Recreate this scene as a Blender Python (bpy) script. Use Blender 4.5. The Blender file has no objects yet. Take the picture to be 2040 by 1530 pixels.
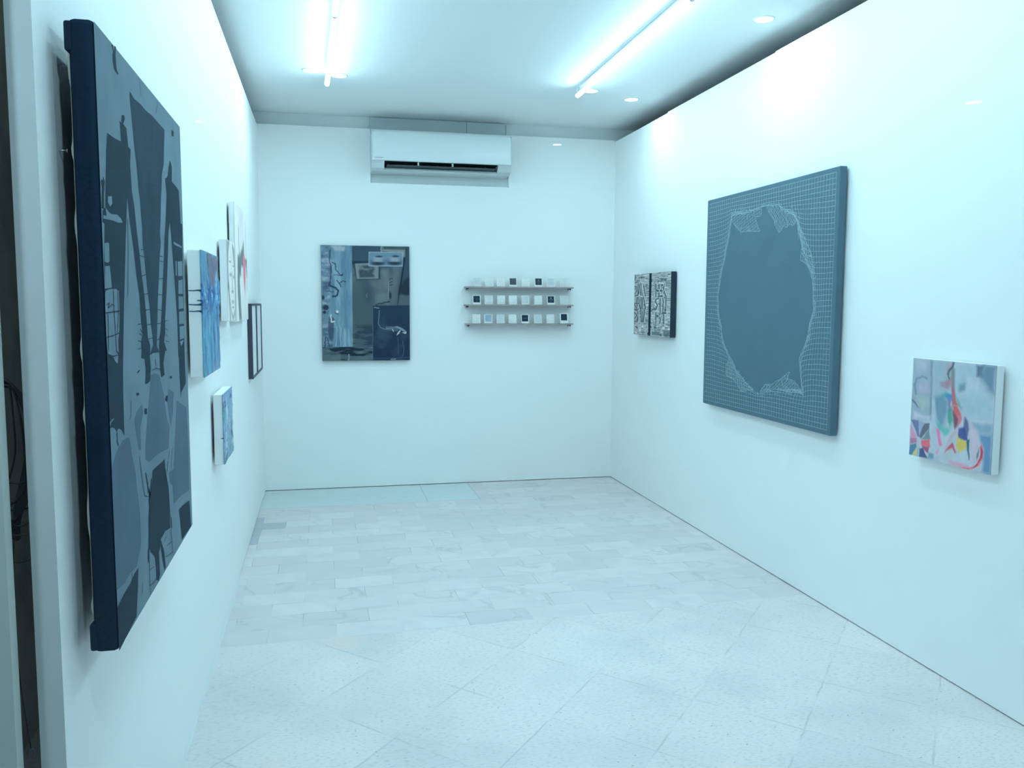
import bpy, bmesh, math, random, json
import numpy as np
from mathutils import Matrix, Vector
from mathutils.geometry import tessellate_polygon
DATA = json.loads('''{"cam":[0.218135,-0.094202,0.004165,1697.341559],"room":[-0.445,2.2948,6.5855,2.7135],"big_poly":[["M",[[0.4225,0.4258],[0.4736,0.4259],[0.5333,0.4184],[0.5877,0.3728],[0.6178,0.32],[0.6559,0.2955],[0.6276,0.2506],[0.528,0.2569],[0.4361,0.2604],[0.3642,0.2595],[0.3197,0.2728],[0.3333,0.3041],[0.3727,0.3598],[0.402,0.3978]]],["M",[[0.3104,0.3792],[0.246,0.3705],[0.2195,0.3586],[0.2321,0.3341],[0.2551,0.2994],[0.2794,0.296],[0.2824,0.3388],[0.3194,0.3608]]],["M",[[0.1572,0.3352],[0.1034,0.336],[0.04,0.3233],[0.0078,0.3073],[0.001,0.2961],[0.001,0.2376],[0.001,0.1322],[0.001,0.1026],[0.0741,0.096],[0.1295,0.0998],[0.1866,0.0957],[0.2412,0.1211],[0.2461,0.1438],[0.2432,0.1877],[0.219,0.2454],[0.2167,0.2627],[0.1838,0.301],[0.1677,0.3318]]],["M",[[0.658,0.3795],[0.737,0.3653],[0.7179,0.325],[0.6735,0.2934],[0.6457,0.3272],[0.6276,0.3618]]],["M",[[0.7799,0.3429],[0.9507,0.3102],[0.9648,0.2306],[0.955,0.1008],[0.8045,0.1136],[0.6776,0.1182],[0.6695,0.1616],[0.6271,0.174],[0.6154,0.199],[0.6959,0.194],[0.7308,0.2603],[0.7621,0.3099]]],["D",[[0.1388,0.9939],[0.1539,0.9961],[0.1599,0.9867],[0.1695,0.999],[0.1819,0.999],[0.1752,0.9882],[0.1758,0.9714],[0.1801,0.9629],[0.1964,0.9568],[0.1826,0.9549],[0.1557,0.9569],[0.1453,0.9686],[0.1457,0.9798],[0.1526,0.985]]],["D",[[0.0745,0.8411],[0.132,0.8415],[0.194,0.845],[0.1894,0.8732],[0.1876,0.8796],[0.204,0.8775],[0.2113,0.8922],[0.2314,0.8953],[0.2416,0.8915],[0.2224,0.8785],[0.2517,0.8763],[0.2591,0.8585],[0.2654,0.8454],[0.2883,0.8445],[0.2765,0.8166],[0.2805,0.7967],[0.2842,0.7706],[0.303,0.7471],[0.3191,0.7087],[0.3405,0.6634],[0.3574,0.6232],[0.3813,0.5822],[0.3971,0.5312],[0.4038,0.4997],[0.4287,0.4853],[0.4251,0.4695],[0.417,0.4648],[0.425,0.4371],[0.413,0.4151],[0.3845,0.4127],[0.3506,0.413],[0.3635,0.4409],[0.3546,0.4612],[0.3164,0.4654],[0.3248,0.4742],[0.3231,0.4959],[0.3457,0.5103],[0.3306,0.5302],[0.3227,0.5818],[0.2994,0.6174],[0.2793,0.6647],[0.249,0.714],[0.2346,0.753],[0.2125,0.7013],[0.1845,0.6206],[0.1591,0.5512],[0.1382,0.477],[0.1316,0.4552],[0.1255,0.4163],[0.1205,0.3418],[0.0969,0.3545],[0.0725,0.3603],[0.0549,0.3576],[0.0387,0.3643],[0.0203,0.3683],[0.001,0.3692],[0.001,0.3799],[0.001,0.4087],[0.001,0.4455],[0.001,0.4874],[0.001,0.5257],[0.001,0.5617],[0.0044,0.5976],[0.008,0.6336],[0.0149,0.659],[0.0235,0.6926],[0.007,0.6941],[0.0124,0.7123],[0.0344,0.7195],[0.0447,0.7618],[0.0415,0.7458],[0.0585,0.8072]]],["D",[[0.0133,0.7606],[0.0219,0.7598],[0.0279,0.7675],[0.0398,0.76],[0.0323,0.7448],[0.03,0.7424],[0.0245,0.7151],[0.0042,0.7151],[0.0134,0.7478],[0.0084,0.7578],[0.0019,0.747]]],["C",[[0.2991,0.9497],[0.3453,0.944],[0.4087,0.9471],[0.4752,0.9459],[0.562,0.9495],[0.6551,0.9484],[0.7304,0.9482],[0.7125,0.9085],[0.7001,0.8698],[0.6677,0.8463],[0.6522,0.8081],[0.6453,0.7995],[0.625,0.7469],[0.6094,0.7145],[0.6164,0.6956],[0.5879,0.6558],[0.5759,0.6242],[0.5582,0.5952],[0.5432,0.5643],[0.5336,0.5359],[0.5168,0.496],[0.5131,0.4796],[0.5442,0.4658],[0.4535,0.4676],[0.417,0.4648],[0.4645,0.4839],[0.4613,0.5024],[0.4454,0.528],[0.4383,0.5599],[0.4178,0.5936],[0.4046,0.6267],[0.3969,0.6528],[0.3826,0.6784],[0.3836,0.7132],[0.3752,0.7342],[0.3692,0.7659],[0.344,0.7951],[0.3591,0.7782],[0.354,0.801],[0.3442,0.8251],[0.3309,0.8484],[0.323,0.8679],[0.3137,0.8973],[0.2964,0.937]]],["D",[[0.7972,0.891],[0.8148,0.8868],[0.8277,0.8781],[0.8201,0.846],[0.9009,0.8416],[0.9367,0.8371],[0.9378,0.842],[0.9537,0.7612],[0.9814,0.7604],[0.9703,0.6983],[0.9673,0.6423],[0.9541,0.5015],[0.949,0.4366],[0.9545,0.37],[0.9085,0.3622],[0.864,0.3547],[0.8511,0.3447],[0.8462,0.3836],[0.8432,0.4384],[0.834,0.4423],[0.8356,0.5315],[0.8156,0.6116],[0.7928,0.6766],[0.7769,0.7277],[0.7638,0.7499],[0.7398,0.7253],[0.7102,0.6604],[0.6858,0.6093],[0.6567,0.5591],[0.6423,0.5343],[0.6348,0.5021],[0.614,0.4854],[0.6516,0.464],[0.626,0.4645],[0.5948,0.4389],[0.6056,0.4135],[0.5558,0.412],[0.5439,0.4297],[0.5442,0.4658],[0.5434,0.476],[0.5504,0.4925],[0.5706,0.5112],[0.5919,0.5472],[0.6118,0.5837],[0.632,0.6207],[0.6508,0.6582],[0.6745,0.7087],[0.702,0.7529],[0.7271,0.8076],[0.7128,0.8361],[0.7142,0.8418],[0.7321,0.8439],[0.7552,0.8515],[0.775,0.8742]]],["L",[[0.0155,0.6617],[0.034,0.6639],[0.0524,0.6637],[0.0513,0.6352],[0.0367,0.6319],[0.0115,0.6328]]],["L",[[0.0127,0.6257],[0.0498,0.6278],[0.0562,0.6133],[0.0616,0.5931],[0.0378,0.5918],[0.0029,0.5904]]],["L",[[0.0094,0.5869],[0.0374,0.59],[0.0953,0.5913],[0.1198,0.5881],[0.1193,0.5612],[0.1113,0.5228],[0.0973,0.504],[0.0983,0.4847],[0.0795,0.4908],[0.0924,0.4807],[0.0847,0.4677],[0.0659,0.4725],[0.048,0.4801],[0.0298,0.4838],[0.0076,0.4885],[0.001,0.5076],[0.001,0.5527],[0.0034,0.5797]]],["L",[[0.0362,0.7197],[0.0581,0.7143],[0.0813,0.7125],[0.131,0.7156],[0.1662,0.7117],[0.1787,0.7058],[0.1385,0.7028],[0.0889,0.7029],[0.0143,0.7],[0.0154,0.7054],[0.0427,0.7067],[0.0393,0.7127]]],["L",[[0.0584,0.7389],[0.0921,0.7422],[0.0926,0.7301],[0.0741,0.7239],[0.0564,0.7287]]],["L",[[0.001,0.3787],[0.0181,0.3807],[0.0374,0.3814],[0.0321,0.3791],[0.0128,0.3775],[0.0021,0.3713]]],["L",[[0.8094,0.7062],[0.8375,0.7025],[0.9285,0.7018],[0.9599,0.7001],[0.955,0.7059],[0.8686,0.7081],[0.8198,0.7094]]],["L",[[0.8383,0.6653],[0.8583,0.6661],[0.8538,0.6311],[0.8345,0.6332]]],["L",[[0.8783,0.6655],[0.9589,0.6699],[0.9542,0.6335],[0.8741,0.6316]]],["L",[[0.8776,0.6208],[0.9522,0.6251],[0.9521,0.5901],[0.8699,0.5895]]],["L",[[0.8686,0.584],[0.9548,0.5832],[0.9521,0.5551],[0.8671,0.5528]]],["L",[[0.8699,0.5473],[0.9548,0.548],[0.9536,0.517],[0.8666,0.5174]]],["L",[[0.8716,0.5123],[0.9522,0.5114],[0.9514,0.4818],[0.8699,0.4804]]],["L",[[0.8689,0.4763],[0.9482,0.4777],[0.8911,0.4644]]],["L",[[0.4266,0.4632],[0.5436,0.4629],[0.541,0.4311],[0.4318,0.4355]]],["D",[[0.843,0.9658],[0.8762,0.9684],[0.877,0.9554],[0.8398,0.9524]]],["D",[[0.4017,0.2377],[0.4459,0.2378],[0.5231,0.2357],[0.5644,0.2369],[0.568,0.2165],[0.5874,0.1909],[0.6079,0.1671],[0.6149,0.1224],[0.6176,0.0962],[0.6102,0.1028],[0.6129,0.0766],[0.5373,0.0852],[0.5038,0.0826],[0.4718,0.0824],[0.5122,0.0487],[0.5281,0.01],[0.5107,0.0069],[0.4914,0.029],[0.4686,0.0686],[0.4433,0.0601],[0.4485,0.0155],[0.4305,0.0046],[0.4027,0.0155],[0.4003,0.0374],[0.3918,0.0653],[0.3523,0.0817],[0.3218,0.1003],[0.3347,0.1584],[0.3488,0.1783],[0.3534,0.2114],[0.3386,0.1758],[0.3644,0.1982],[0.3898,0.2166]]],["D",[[0.2034,0.0898],[0.1933,0.06],[0.168,0.0094],[0.001,0.001],[0.001,0.0035],[0.001,0.0746],[0.0709,0.0809],[0.1258,0.0823],[0.1617,0.0894]]],["D",[[0.7578,0.0894],[0.8188,0.0872],[0.9486,0.0756],[0.9661,0.0058],[0.7935,0.0103]]],["D",[[0.2472,0.4041],[0.2752,0.4034],[0.2792,0.3988],[0.2546,0.3988]]],["D",[[0.3341,0.3681],[0.3603,0.3655],[0.3579,0.3546],[0.3317,0.3574]]],["D",[[0.612,0.3682],[0.6407,0.3657],[0.631,0.354],[0.6014,0.3592]]],["D",[[0.682,0.4053],[0.7093,0.4052],[0.7171,0.3995],[0.6843,0.4]]],["D",[[0.267,0.4395],[0.2676,0.4422],[0.2967,0.445],[0.2923,0.4421]]]],"big_line":[[2.5,[[0.3884,0.999],[0.4081,0.999],[0.423,0.9647]]],[2.5,[[0.6348,0.999],[0.6074,0.9618]]],[2.5,[[0.8633,0.9951],[0.8688,0.9699]]],[3,[[0.0705,0.5894],[0.0695,0.5614],[0.0752,0.518],[0.0785,0.4857]]],[6,[[0.0024,0.5526],[0.1179,0.5545]]],[6,[[0.001,0.514],[0.0504,0.515],[0.1103,0.518]]],[3,[[0.1096,0.588],[0.1072,0.5517],[0.092,0.5175]]],[3,[[0.0202,0.5507],[0.0129,0.4924]]],[4,[[0.0095,0.5652],[0.0329,0.568],[0.022,0.5598],[0.0561,0.5661],[0.0748,0.5632]]],[5,[[0.0072,0.4867],[0.0484,0.4819],[0.0926,0.4816]]],[4,[[0.0549,0.3576],[0.0553,0.3403],[0.0637,0.3325]]],[5,[[0.3556,0.6684],[0.3901,0.6705]]],[5,[[0.3403,0.6565],[0.3949,0.6561]]],[5,[[0.3525,0.6187],[0.4092,0.6228]]],[5,[[0.3711,0.5843],[0.4232,0.5865]]],[5,[[0.3818,0.554],[0.4444,0.5554]]],[5,[[0.3903,0.5251],[0.4521,0.5261]]],[5,[[0.4007,0.498],[0.4677,0.4981]]],[5,[[0.5904,0.6666],[0.6361,0.6669]]],[5,[[0.5879,0.6558],[0.6403,0.6563]]],[5,[[0.5697,0.6181],[0.6389,0.6213]]],[5,[[0.5466,0.5856],[0.6137,0.5847]]],[5,[[0.5332,0.5543],[0.5963,0.552]]],[5,[[0.5205,0.5254],[0.5836,0.5254]]],[5,[[0.5099,0.4927],[0.5635,0.494]]],[5,[[0.295,0.5288],[0.3368,0.529]]],[5,[[0.3181,0.5197],[0.3454,0.5093]]],[5,[[0.2885,0.4988],[0.3294,0.4952]]],[5,[[0.285,0.4828],[0.3269,0.4838]]],[5,[[0.6325,0.529],[0.6722,0.5293]]],[5,[[0.6408,0.5132],[0.6671,0.5075]]],[5,[[0.6395,0.4858],[0.6893,0.4815]]],[5,[[0.3074,0.5114],[0.3382,0.5062]]],[5,[[0.6376,0.4995],[0.6642,0.495]]],[3,[[0.2268,0.7163],[0.222,0.6619],[0.2004,0.581]]],[3,[[0.1923,0.3944],[0.1894,0.3701],[0.169,0.3642]]],[3,[[0.2584,0.2861],[0.275,0.2468],[0.2983,0.2056],[0.3364,0.1965]]],[4,[[0.6352,0.2457],[0.6223,0.2284]]],[3,[[0.6804,0.2459],[0.6515,0.2009]]],[4,[[0.4843,0.4533],[0.4861,0.4415]]],[4,[[0.4345,0.4346],[0.4833,0.4358],[0.5393,0.4307]]],[5,[[0.3179,0.2465],[0.3351,0.2214],[0.3407,0.2035]]],[6,[[0.3817,0.2249],[0.3666,0.1955]]],[6,[[0.3538,0.1819],[0.3558,0.1473],[0.3382,0.1305]]],[5,[[0.5701,0.2112],[0.5682,0.1815],[0.5856,0.1609]]],[5,[[0.6077,0.2255],[0.5886,0.2032]]],[3,[[0.3426,0.2246],[0.3449,0.2039],[0.3819,0.2134]]],[8,[[0.3187,0.0987],[0.313,0.073]]],[4,[[0.3255,0.0552],[0.3735,0.0488]]],[4,[[0.3123,0.0268],[0.3598,0.0198],[0.4137,0.0173]]],[4,[[0.5544,0.0501],[0.6229,0.0434]]],[4,[[0.528,0.0312],[0.6349,0.0172]]],[3,[[0.6197,0.0674],[0.6389,0.011]]],[2.5,[[0.3255,0.0244],[0.3142,0.0047]]],[2.5,[[0.2387,0.0521],[0.237,0.0329]]],[2.5,[[0.1393,0.1035],[0.1356,0.0858]]],[7,[[0.6267,0.0969],[0.6317,0.0726]]],[3,[[0.3295,0.0917],[0.3203,0.0258]]],[4,[[0.5166,0.0674],[0.5511,0.0722]]]],"big_dims":[-0.374,1.6224,2.53,0.7835,1.9005],"net_hole":[[0.6915,1.1053],[0.6462,1.0975],[0.4984,1.0871],[0.3158,1.0973],[0.3118,1.065],[0.2979,1.0006],[0.2718,0.9365],[0.2514,0.8712],[0.2243,0.8111],[0.1972,0.7445],[0.1771,0.6599],[0.1777,0.5859],[0.1793,0.5585],[0.2197,0.4738],[0.2356,0.4175],[0.2766,0.3514],[0.3653,0.2838],[0.4275,0.2274],[0.5214,0.1808],[0.6446,0.1285],[0.7673,0.1514],[0.836,0.1634],[0.9495,0.1747],[1.0924,0.1842],[1.0731,0.2778],[1.0563,0.3339],[1.0961,0.3885],[1.1261,0.4508],[1.1391,0.5071],[1.1677,0.5769],[1.1596,0.6367],[1.1515,0.6956],[1.1312,0.7513],[1.0768,0.8091],[1.046,0.8854],[1.0105,0.9629],[0.9992,1.0015],[0.9664,1.0281],[0.8444,1.0741],[0.7954,1.0964]],"net_flap":[[[0.3161,1.0918],[0.4816,1.0914],[0.5835,1.1016],[0.6515,1.0944],[0.6535,1.0639],[0.5864,1.0551],[0.6098,1.017],[0.6434,0.9783],[0.5264,0.9877],[0.4262,0.9931],[0.3548,1.034],[0.3178,1.0645]],[[0.6965,1.1047],[0.8145,1.0968],[0.9012,1.0585],[0.9754,1.0273],[0.9947,1.0019],[0.9606,0.9813],[0.896,0.9966],[0.8333,0.9533],[0.7974,0.9906],[0.7704,1.0325],[0.7289,1.0663]],[[0.9992,1.0015],[1.0417,0.951],[1.0883,0.8918],[1.134,0.8338],[1.165,0.741],[1.1443,0.7417],[1.0954,0.785],[1.0379,0.811],[1.046,0.8854],[1.0067,0.9538]],[[0.6962,0.1442],[0.745,0.1853],[0.8051,0.1858],[0.8713,0.2171],[0.9803,0.2657],[0.9457,0.2335],[1.0009,0.2285],[1.0466,0.2133],[1.1111,0.1623],[1.0312,0.178],[0.836,0.1634]],[[0.3007,0.257],[0.3422,0.2711],[0.4275,0.2274],[0.5214,0.1808],[0.6224,0.1421],[0.4802,0.117],[0.4315,0.1617],[0.2984,0.1947]]],"net_dims":[2.2485,3.4422,4.7785,0.8235,2.034],"col":[[[135,168,190],8,[[-0.002,-0.002],[0.248,0.005],[0.28,0.601],[-0.001,0.633]]],[[165,190,210],12,[[0.026,0.011],[0.204,0.018],[0.184,0.108],[0.054,0.129]]],[[95,125,150],5,[[0.235,0.006],[0.26,0.006],[0.272,0.287],[0.274,0.602],[0.255,0.605],[0.241,0.29]]],[[90,120,145],4,[[0.045,0.201],[0.123,0.168],[0.202,0.186],[0.203,0.201],[0.124,0.185],[0.059,0.214],[0.04,0.282],[0.07,0.37],[0.05,0.372],[0.021,0.284]]],[[165,175,200],14,[[0.09,0.267],[0.193,0.246],[0.223,0.312],[0.148,0.351],[0.087,0.327]]],[[150,190,185],12,[[0.071,0.39],[0.202,0.384],[0.22,0.461],[0.159,0.519],[0.089,0.458]]],[[60,80,100],3,[[0.005,0.416],[0.019,0.426],[0.111,0.496],[0.098,0.499],[0.007,0.438]]],[[180,205,225],8,[[0.027,0.537],[0.202,0.583],[0.265,0.564],[0.268,0.603],[0.033,0.628]]],[[140,180,200],14,[[0.261,0.009],[0.5,0.005],[0.541,0.277],[0.47,0.285],[0.293,0.599]]],[[165,160,175],5,[[0.44,0.01],[0.512,0.009],[0.505,0.081],[0.458,0.104],[0.445,0.172],[0.426,0.174]]],[[50,75,100],3,[[0.5,0.005],[0.526,0.005],[0.516,0.071],[0.476,0.102],[0.473,0.141],[0.494,0.191],[0.469,0.179],[0.447,0.124],[0.457,0.085],[0.491,0.054]]],[[110,120,120],6,[[0.517,0.061],[0.545,0.063],[0.552,0.257],[0.515,0.242],[0.494,0.187],[0.495,0.11]]],[[150,130,150],6,[[0.361,0.205],[0.439,0.187],[0.494,0.187],[0.502,0.224],[0.469,0.275],[0.371,0.257]]],[[175,120,140],5,[[0.446,0.191],[0.494,0.187],[0.496,0.215],[0.466,0.228]]],[[150,195,215],10,[[0.541,0.012],[0.775,0.008],[0.795,0.139],[0.695,0.148],[0.568,0.33]]],[[65,95,130],6,[[0.775,0.008],[0.862,0.005],[0.853,0.119],[0.782,0.117]]],[[80,125,155],14,[[0.862,0.005],[0.999,-0.001],[0.991,0.262],[0.92,0.234],[0.826,0.117]]],[[100,140,165],8,[[0.595,0.2],[0.675,0.192],[0.674,0.262],[0.601,0.289]]],[[165,205,222],14,[[0.678,0.234],[0.799,0.202],[0.825,0.263],[0.706,0.314]]],[[150,195,215],18,[[0.58,0.329],[0.857,0.26],[0.945,0.286],[0.99,0.477],[0.765,0.529],[0.67,0.468]]],[[180,215,232],3,[[0.754,0.531],[0.992,0.517],[0.993,0.529],[0.755,0.544]]],[[115,160,190],10,[[0.767,0.556],[0.999,0.539],[0.995,0.629],[0.851,0.645],[0.749,0.624]]],[[75,130,180],10,[[0.851,0.645],[0.995,0.638],[1.004,0.998],[0.907,1.001],[0.909,0.781],[0.865,0.697]]],[[90,140,170],12,[[0.303,0.362],[0.4,0.331],[0.464,0.381],[0.478,0.495],[0.444,0.625],[0.399,0.681],[0.329,0.574]]],[[165,200,220],6,[[0.28,0.404],[0.299,0.402],[0.359,0.639],[0.362,0.884],[0.309,0.844],[0.277,0.651]]],[[60,165,175],5,[[0.377,0.353],[0.435,0.308],[0.52,0.317],[0.51,0.337],[0.439,0.365],[0.391,0.371]]],[[45,125,190],5,[[0.431,0.332],[0.49,0.311],[0.52,0.322],[0.524,0.374],[0.464,0.381]]],[[100,110,160],5,[[0.47,0.381],[0.512,0.375],[0.502,0.492],[0.478,0.495]]],[[50,155,140],5,[[0.483,0.475],[0.526,0.412],[0.542,0.562],[0.505,0.635],[0.478,0.591]]],[[85,185,180],7,[[0.329,0.574],[0.396,0.643],[0.494,0.646],[0.538,0.591],[0.497,0.694],[0.452,0.74],[0.413,0.708],[0.36,0.668]]],[[160,80,95],4,[[0.509,0.233],[0.546,0.257],[0.571,0.368],[0.598,0.421],[0.526,0.412]]],[[205,70,80],5,[[0.532,0.411],[0.586,0.414],[0.637,0.491],[0.647,0.547],[0.611,0.618],[0.557,0.522]]],[[200,110,125],6,[[0.58,0.5],[0.644,0.5],[0.642,0.566],[0.599,0.62]]],[[95,55,75],5,[[0.535,0.458],[0.568,0.501],[0.607,0.553],[0.599,0.62],[0.566,0.654],[0.544,0.581]]],[[110,165,150],5,[[0.563,0.331],[0.607,0.382],[0.645,0.434],[0.635,0.454],[0.585,0.404]]],[[70,75,130],5,[[0.674,0.514],[0.722,0.554],[0.744,0.625],[0.716,0.723],[0.676,0.636]]],[[30,50,140],4,[[0.617,0.627],[0.68,0.617],[0.722,0.722],[0.689,0.747],[0.618,0.721]]],[[190,190,215],12,[[0.745,0.56],[0.837,0.61],[0.857,0.745],[0.847,0.922],[0.781,0.926],[0.758,0.762]]],[[180,170,185],4,[[0.61,0.609],[0.591,0.678],[0.504,0.799],[0.463,0.913],[0.45,0.896],[0.502,0.761],[0.566,0.654]]],[[205,195,60],4,[[0.598,0.687],[0.618,0.721],[0.717,0.742],[0.721,0.797],[0.639,0.869],[0.594,0.802]]],[[15,70,95],3,[[0.722,0.722],[0.753,0.712],[0.765,0.901],[0.751,0.913],[0.733,0.814]]],[[240,100,170],4,[[0.336,0.672],[0.368,0.686],[0.418,0.785],[0.433,0.831],[0.398,0.857],[0.367,0.765]]],[[235,120,180],4,[[0.345,0.916],[0.393,0.873],[0.366,0.942]]],[[190,50,80],4,[[0.505,0.818],[0.551,0.776],[0.598,0.868],[0.581,0.881],[0.548,0.829],[0.491,0.879],[0.467,0.883]]],[[165,200,205],7,[[0.492,0.888],[0.543,0.84],[0.57,0.883],[0.608,0.933],[0.466,0.961]]],[[175,205,225],7,[[0.616,0.874],[0.723,0.825],[0.759,0.94],[0.515,0.961]]],[[195,160,185],5,[[0.515,0.956],[0.68,0.956],[0.749,0.961],[0.683,1.003],[0.517,0.995]]],[[235,90,110],3,[[0.867,0.729],[0.904,0.763],[0.914,0.853],[0.87,0.94],[0.796,0.993],[0.706,1.006],[0.671,0.991],[0.795,0.97],[0.858,0.92],[0.884,0.85],[0.876,0.778]]],[[190,30,55],2,[[0.866,0.752],[0.895,0.784],[0.898,0.856],[0.849,0.945],[0.785,0.986],[0.795,0.975],[0.847,0.926],[0.876,0.861],[0.874,0.797]]],[[60,80,110],3,[[0.859,0.772],[0.858,0.837],[0.845,0.894],[0.836,0.841]]],[[85,95,150],3,[[-0.001,0.633],[0.114,0.636],[0.126,0.786],[0.104,0.79]]],[[140,160,205],3,[[0.114,0.636],[0.193,0.639],[0.13,0.785]]],[[70,80,100],3,[[0.193,0.639],[0.257,0.635],[0.26,0.684],[0.146,0.823],[0.13,0.785]]],[[95,130,135],3,[[0.26,0.684],[0.27,0.791],[0.152,0.822]]],[[230,75,100],3,[[0.155,0.831],[0.27,0.791],[0.277,0.865],[0.169,0.884]]],[[150,40,90],3,[[0.17,0.889],[0.277,0.868],[0.252,0.944]]],[[35,45,110],3,[[0.138,0.905],[0.183,0.897],[0.255,0.994],[0.14,0.996]]],[[120,180,190],3,[[0.105,0.906],[0.134,0.906],[0.134,0.997],[0.104,0.998]]],[[200,200,90],3,[[0.086,0.925],[0.105,0.912],[0.104,1.001],[0.043,1.0]]],[[40,110,150],3,[[0.006,0.899],[0.089,0.874],[0.104,0.901],[0.043,1.0],[0.005,0.997]]],[[170,105,145],3,[[0.004,0.817],[0.091,0.807],[0.095,0.862],[0.006,0.889]]],[[200,145,190],3,[[0.003,0.674],[0.098,0.801],[0.006,0.812]]],[[175,190,215],6,[[0.105,0.805],[0.145,0.808],[0.156,0.882],[0.104,0.901],[0.095,0.862]]],[[90,140,165],5,[[0.264,0.932],[0.328,0.939],[0.331,0.988],[0.255,0.994]]]],"col_dims":[2.252,2.4841,2.9065,0.8338,1.2152],"cards":[[1.1647,1.2596,1.3523,1.4484,1.5506,1.6535,1.7542,1.8584],[1.162,1.2569,1.3551,1.4484,1.5478,1.6507,1.7553,1.8613],[1.1593,1.2541,1.3512,1.4473,1.5467,1.6507,1.7525,1.8641]],"tube":[[0.0478,5.4593,2.745],[0.0765,4.1592,2.745],[0.0778,3.9642,2.745],[1.613,5.3822,2.745],[1.5915,3.61,2.745]],"down":[[-0.047,5.392,2.805],[0.1194,5.4741,2.805],[1.7329,5.4758,2.805],[2.0727,5.6345,2.805],[2.1225,3.9352,2.805]],"refl":[[-0.9038,-4.2679,2.8],[2.0236,-4.537,2.8],[4.3739,-2.3556,2.8]]}''')
C = bpy.context.scene.collection
XL, XR, YB, HW = DATA['room']
HC = 2.806            # true ceiling
YR = YB + 0.035       # true rear wall
random.seed(4)

# ------------------------------------------------------------------ helpers
def mb():
    return bmesh.new()
def box(bm, x0, x1, y0, y1, z0, z1, mi=0):
    v = [bm.verts.new(p) for p in ((x0,y0,z0),(x1,y0,z0),(x1,y1,z0),(x0,y1,z0),(x0,y0,z1),(x1,y0,z1),(x1,y1,z1),(x0,y1,z1))]
    for f in ((0,3,2,1),(4,5,6,7),(0,1,5,4),(1,2,6,5),(2,3,7,6),(3,0,4,7)):
        bm.faces.new([v[i] for i in f]).material_index = mi
def bevel_box(x0, x1, y0, y1, z0, z1, r, seg=2):
    bm = mb(); box(bm, x0, x1, y0, y1, z0, z1)
    bmesh.ops.bevel(bm, geom=bm.edges[:], offset=r, segments=seg, affect='EDGES', profile=0.5)
    return bm
def tube(bm, pts, r, n=10, cap=True):
    pts = [Vector(p) for p in pts]; rings = []
    rs = r if isinstance(r, (list, tuple)) else [r]*len(pts)
    up = None
    for i, p in enumerate(pts):
        d = (pts[min(i+1, len(pts)-1)] - pts[max(i-1, 0)]).normalized()
        if up is None:
            up = Vector((0,0,1)) if abs(d.z) < .9 else Vector((1,0,0))
        a = d.cross(up).normalized(); b = a.cross(d).normalized(); up = b
        rings.append([bm.verts.new(p + rs[i]*(math.cos(t)*a + math.sin(t)*b)) for t in [2*math.pi*k/n for k in range(n)]])
    for q in range(len(rings)-1):
        for k in range(n):
            f = bm.faces.new((rings[q][k], rings[q][(k+1)%n], rings[q+1][(k+1)%n], rings[q+1][k])); f.smooth = True
    if cap:
        bm.faces.new(rings[0][::-1]); bm.faces.new(rings[-1])
def obj(name, bm, mats, parent=None, smooth=False):
    bmesh.ops.recalc_face_normals(bm, faces=bm.faces[:])
    me = bpy.data.meshes.new(name); bm.to_mesh(me); bm.free()
    if smooth:
        for p in me.polygons: p.use_smooth = True
    for m in (mats if isinstance(mats, (list, tuple)) else [mats]): me.materials.append(m)
    o = bpy.data.objects.new(name, me); C.objects.link(o)
    if parent is not None: adopt(o, parent)
    return o
def adopt(o, parent):
    o.parent = parent
    o.matrix_parent_inverse = Matrix.Translation(parent.location).inverted() if parent.type == 'EMPTY' else Matrix.Identity(4)
def thing(name, label, cat, loc, group=None):
    o = bpy.data.objects.new(name, None); C.objects.link(o); o.location = loc
    o.empty_display_size = 0.05
    o['label'] = label; o['category'] = cat
    if group: o['group'] = group
    return o
def tag(o, label, cat, group=None):
    o['label'] = label; o['category'] = cat
    if group: o['group'] = group
    return o
def struct(name, bm, m):
    o = obj(name, bm, m); o['kind'] = 'structure'; return o

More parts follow.
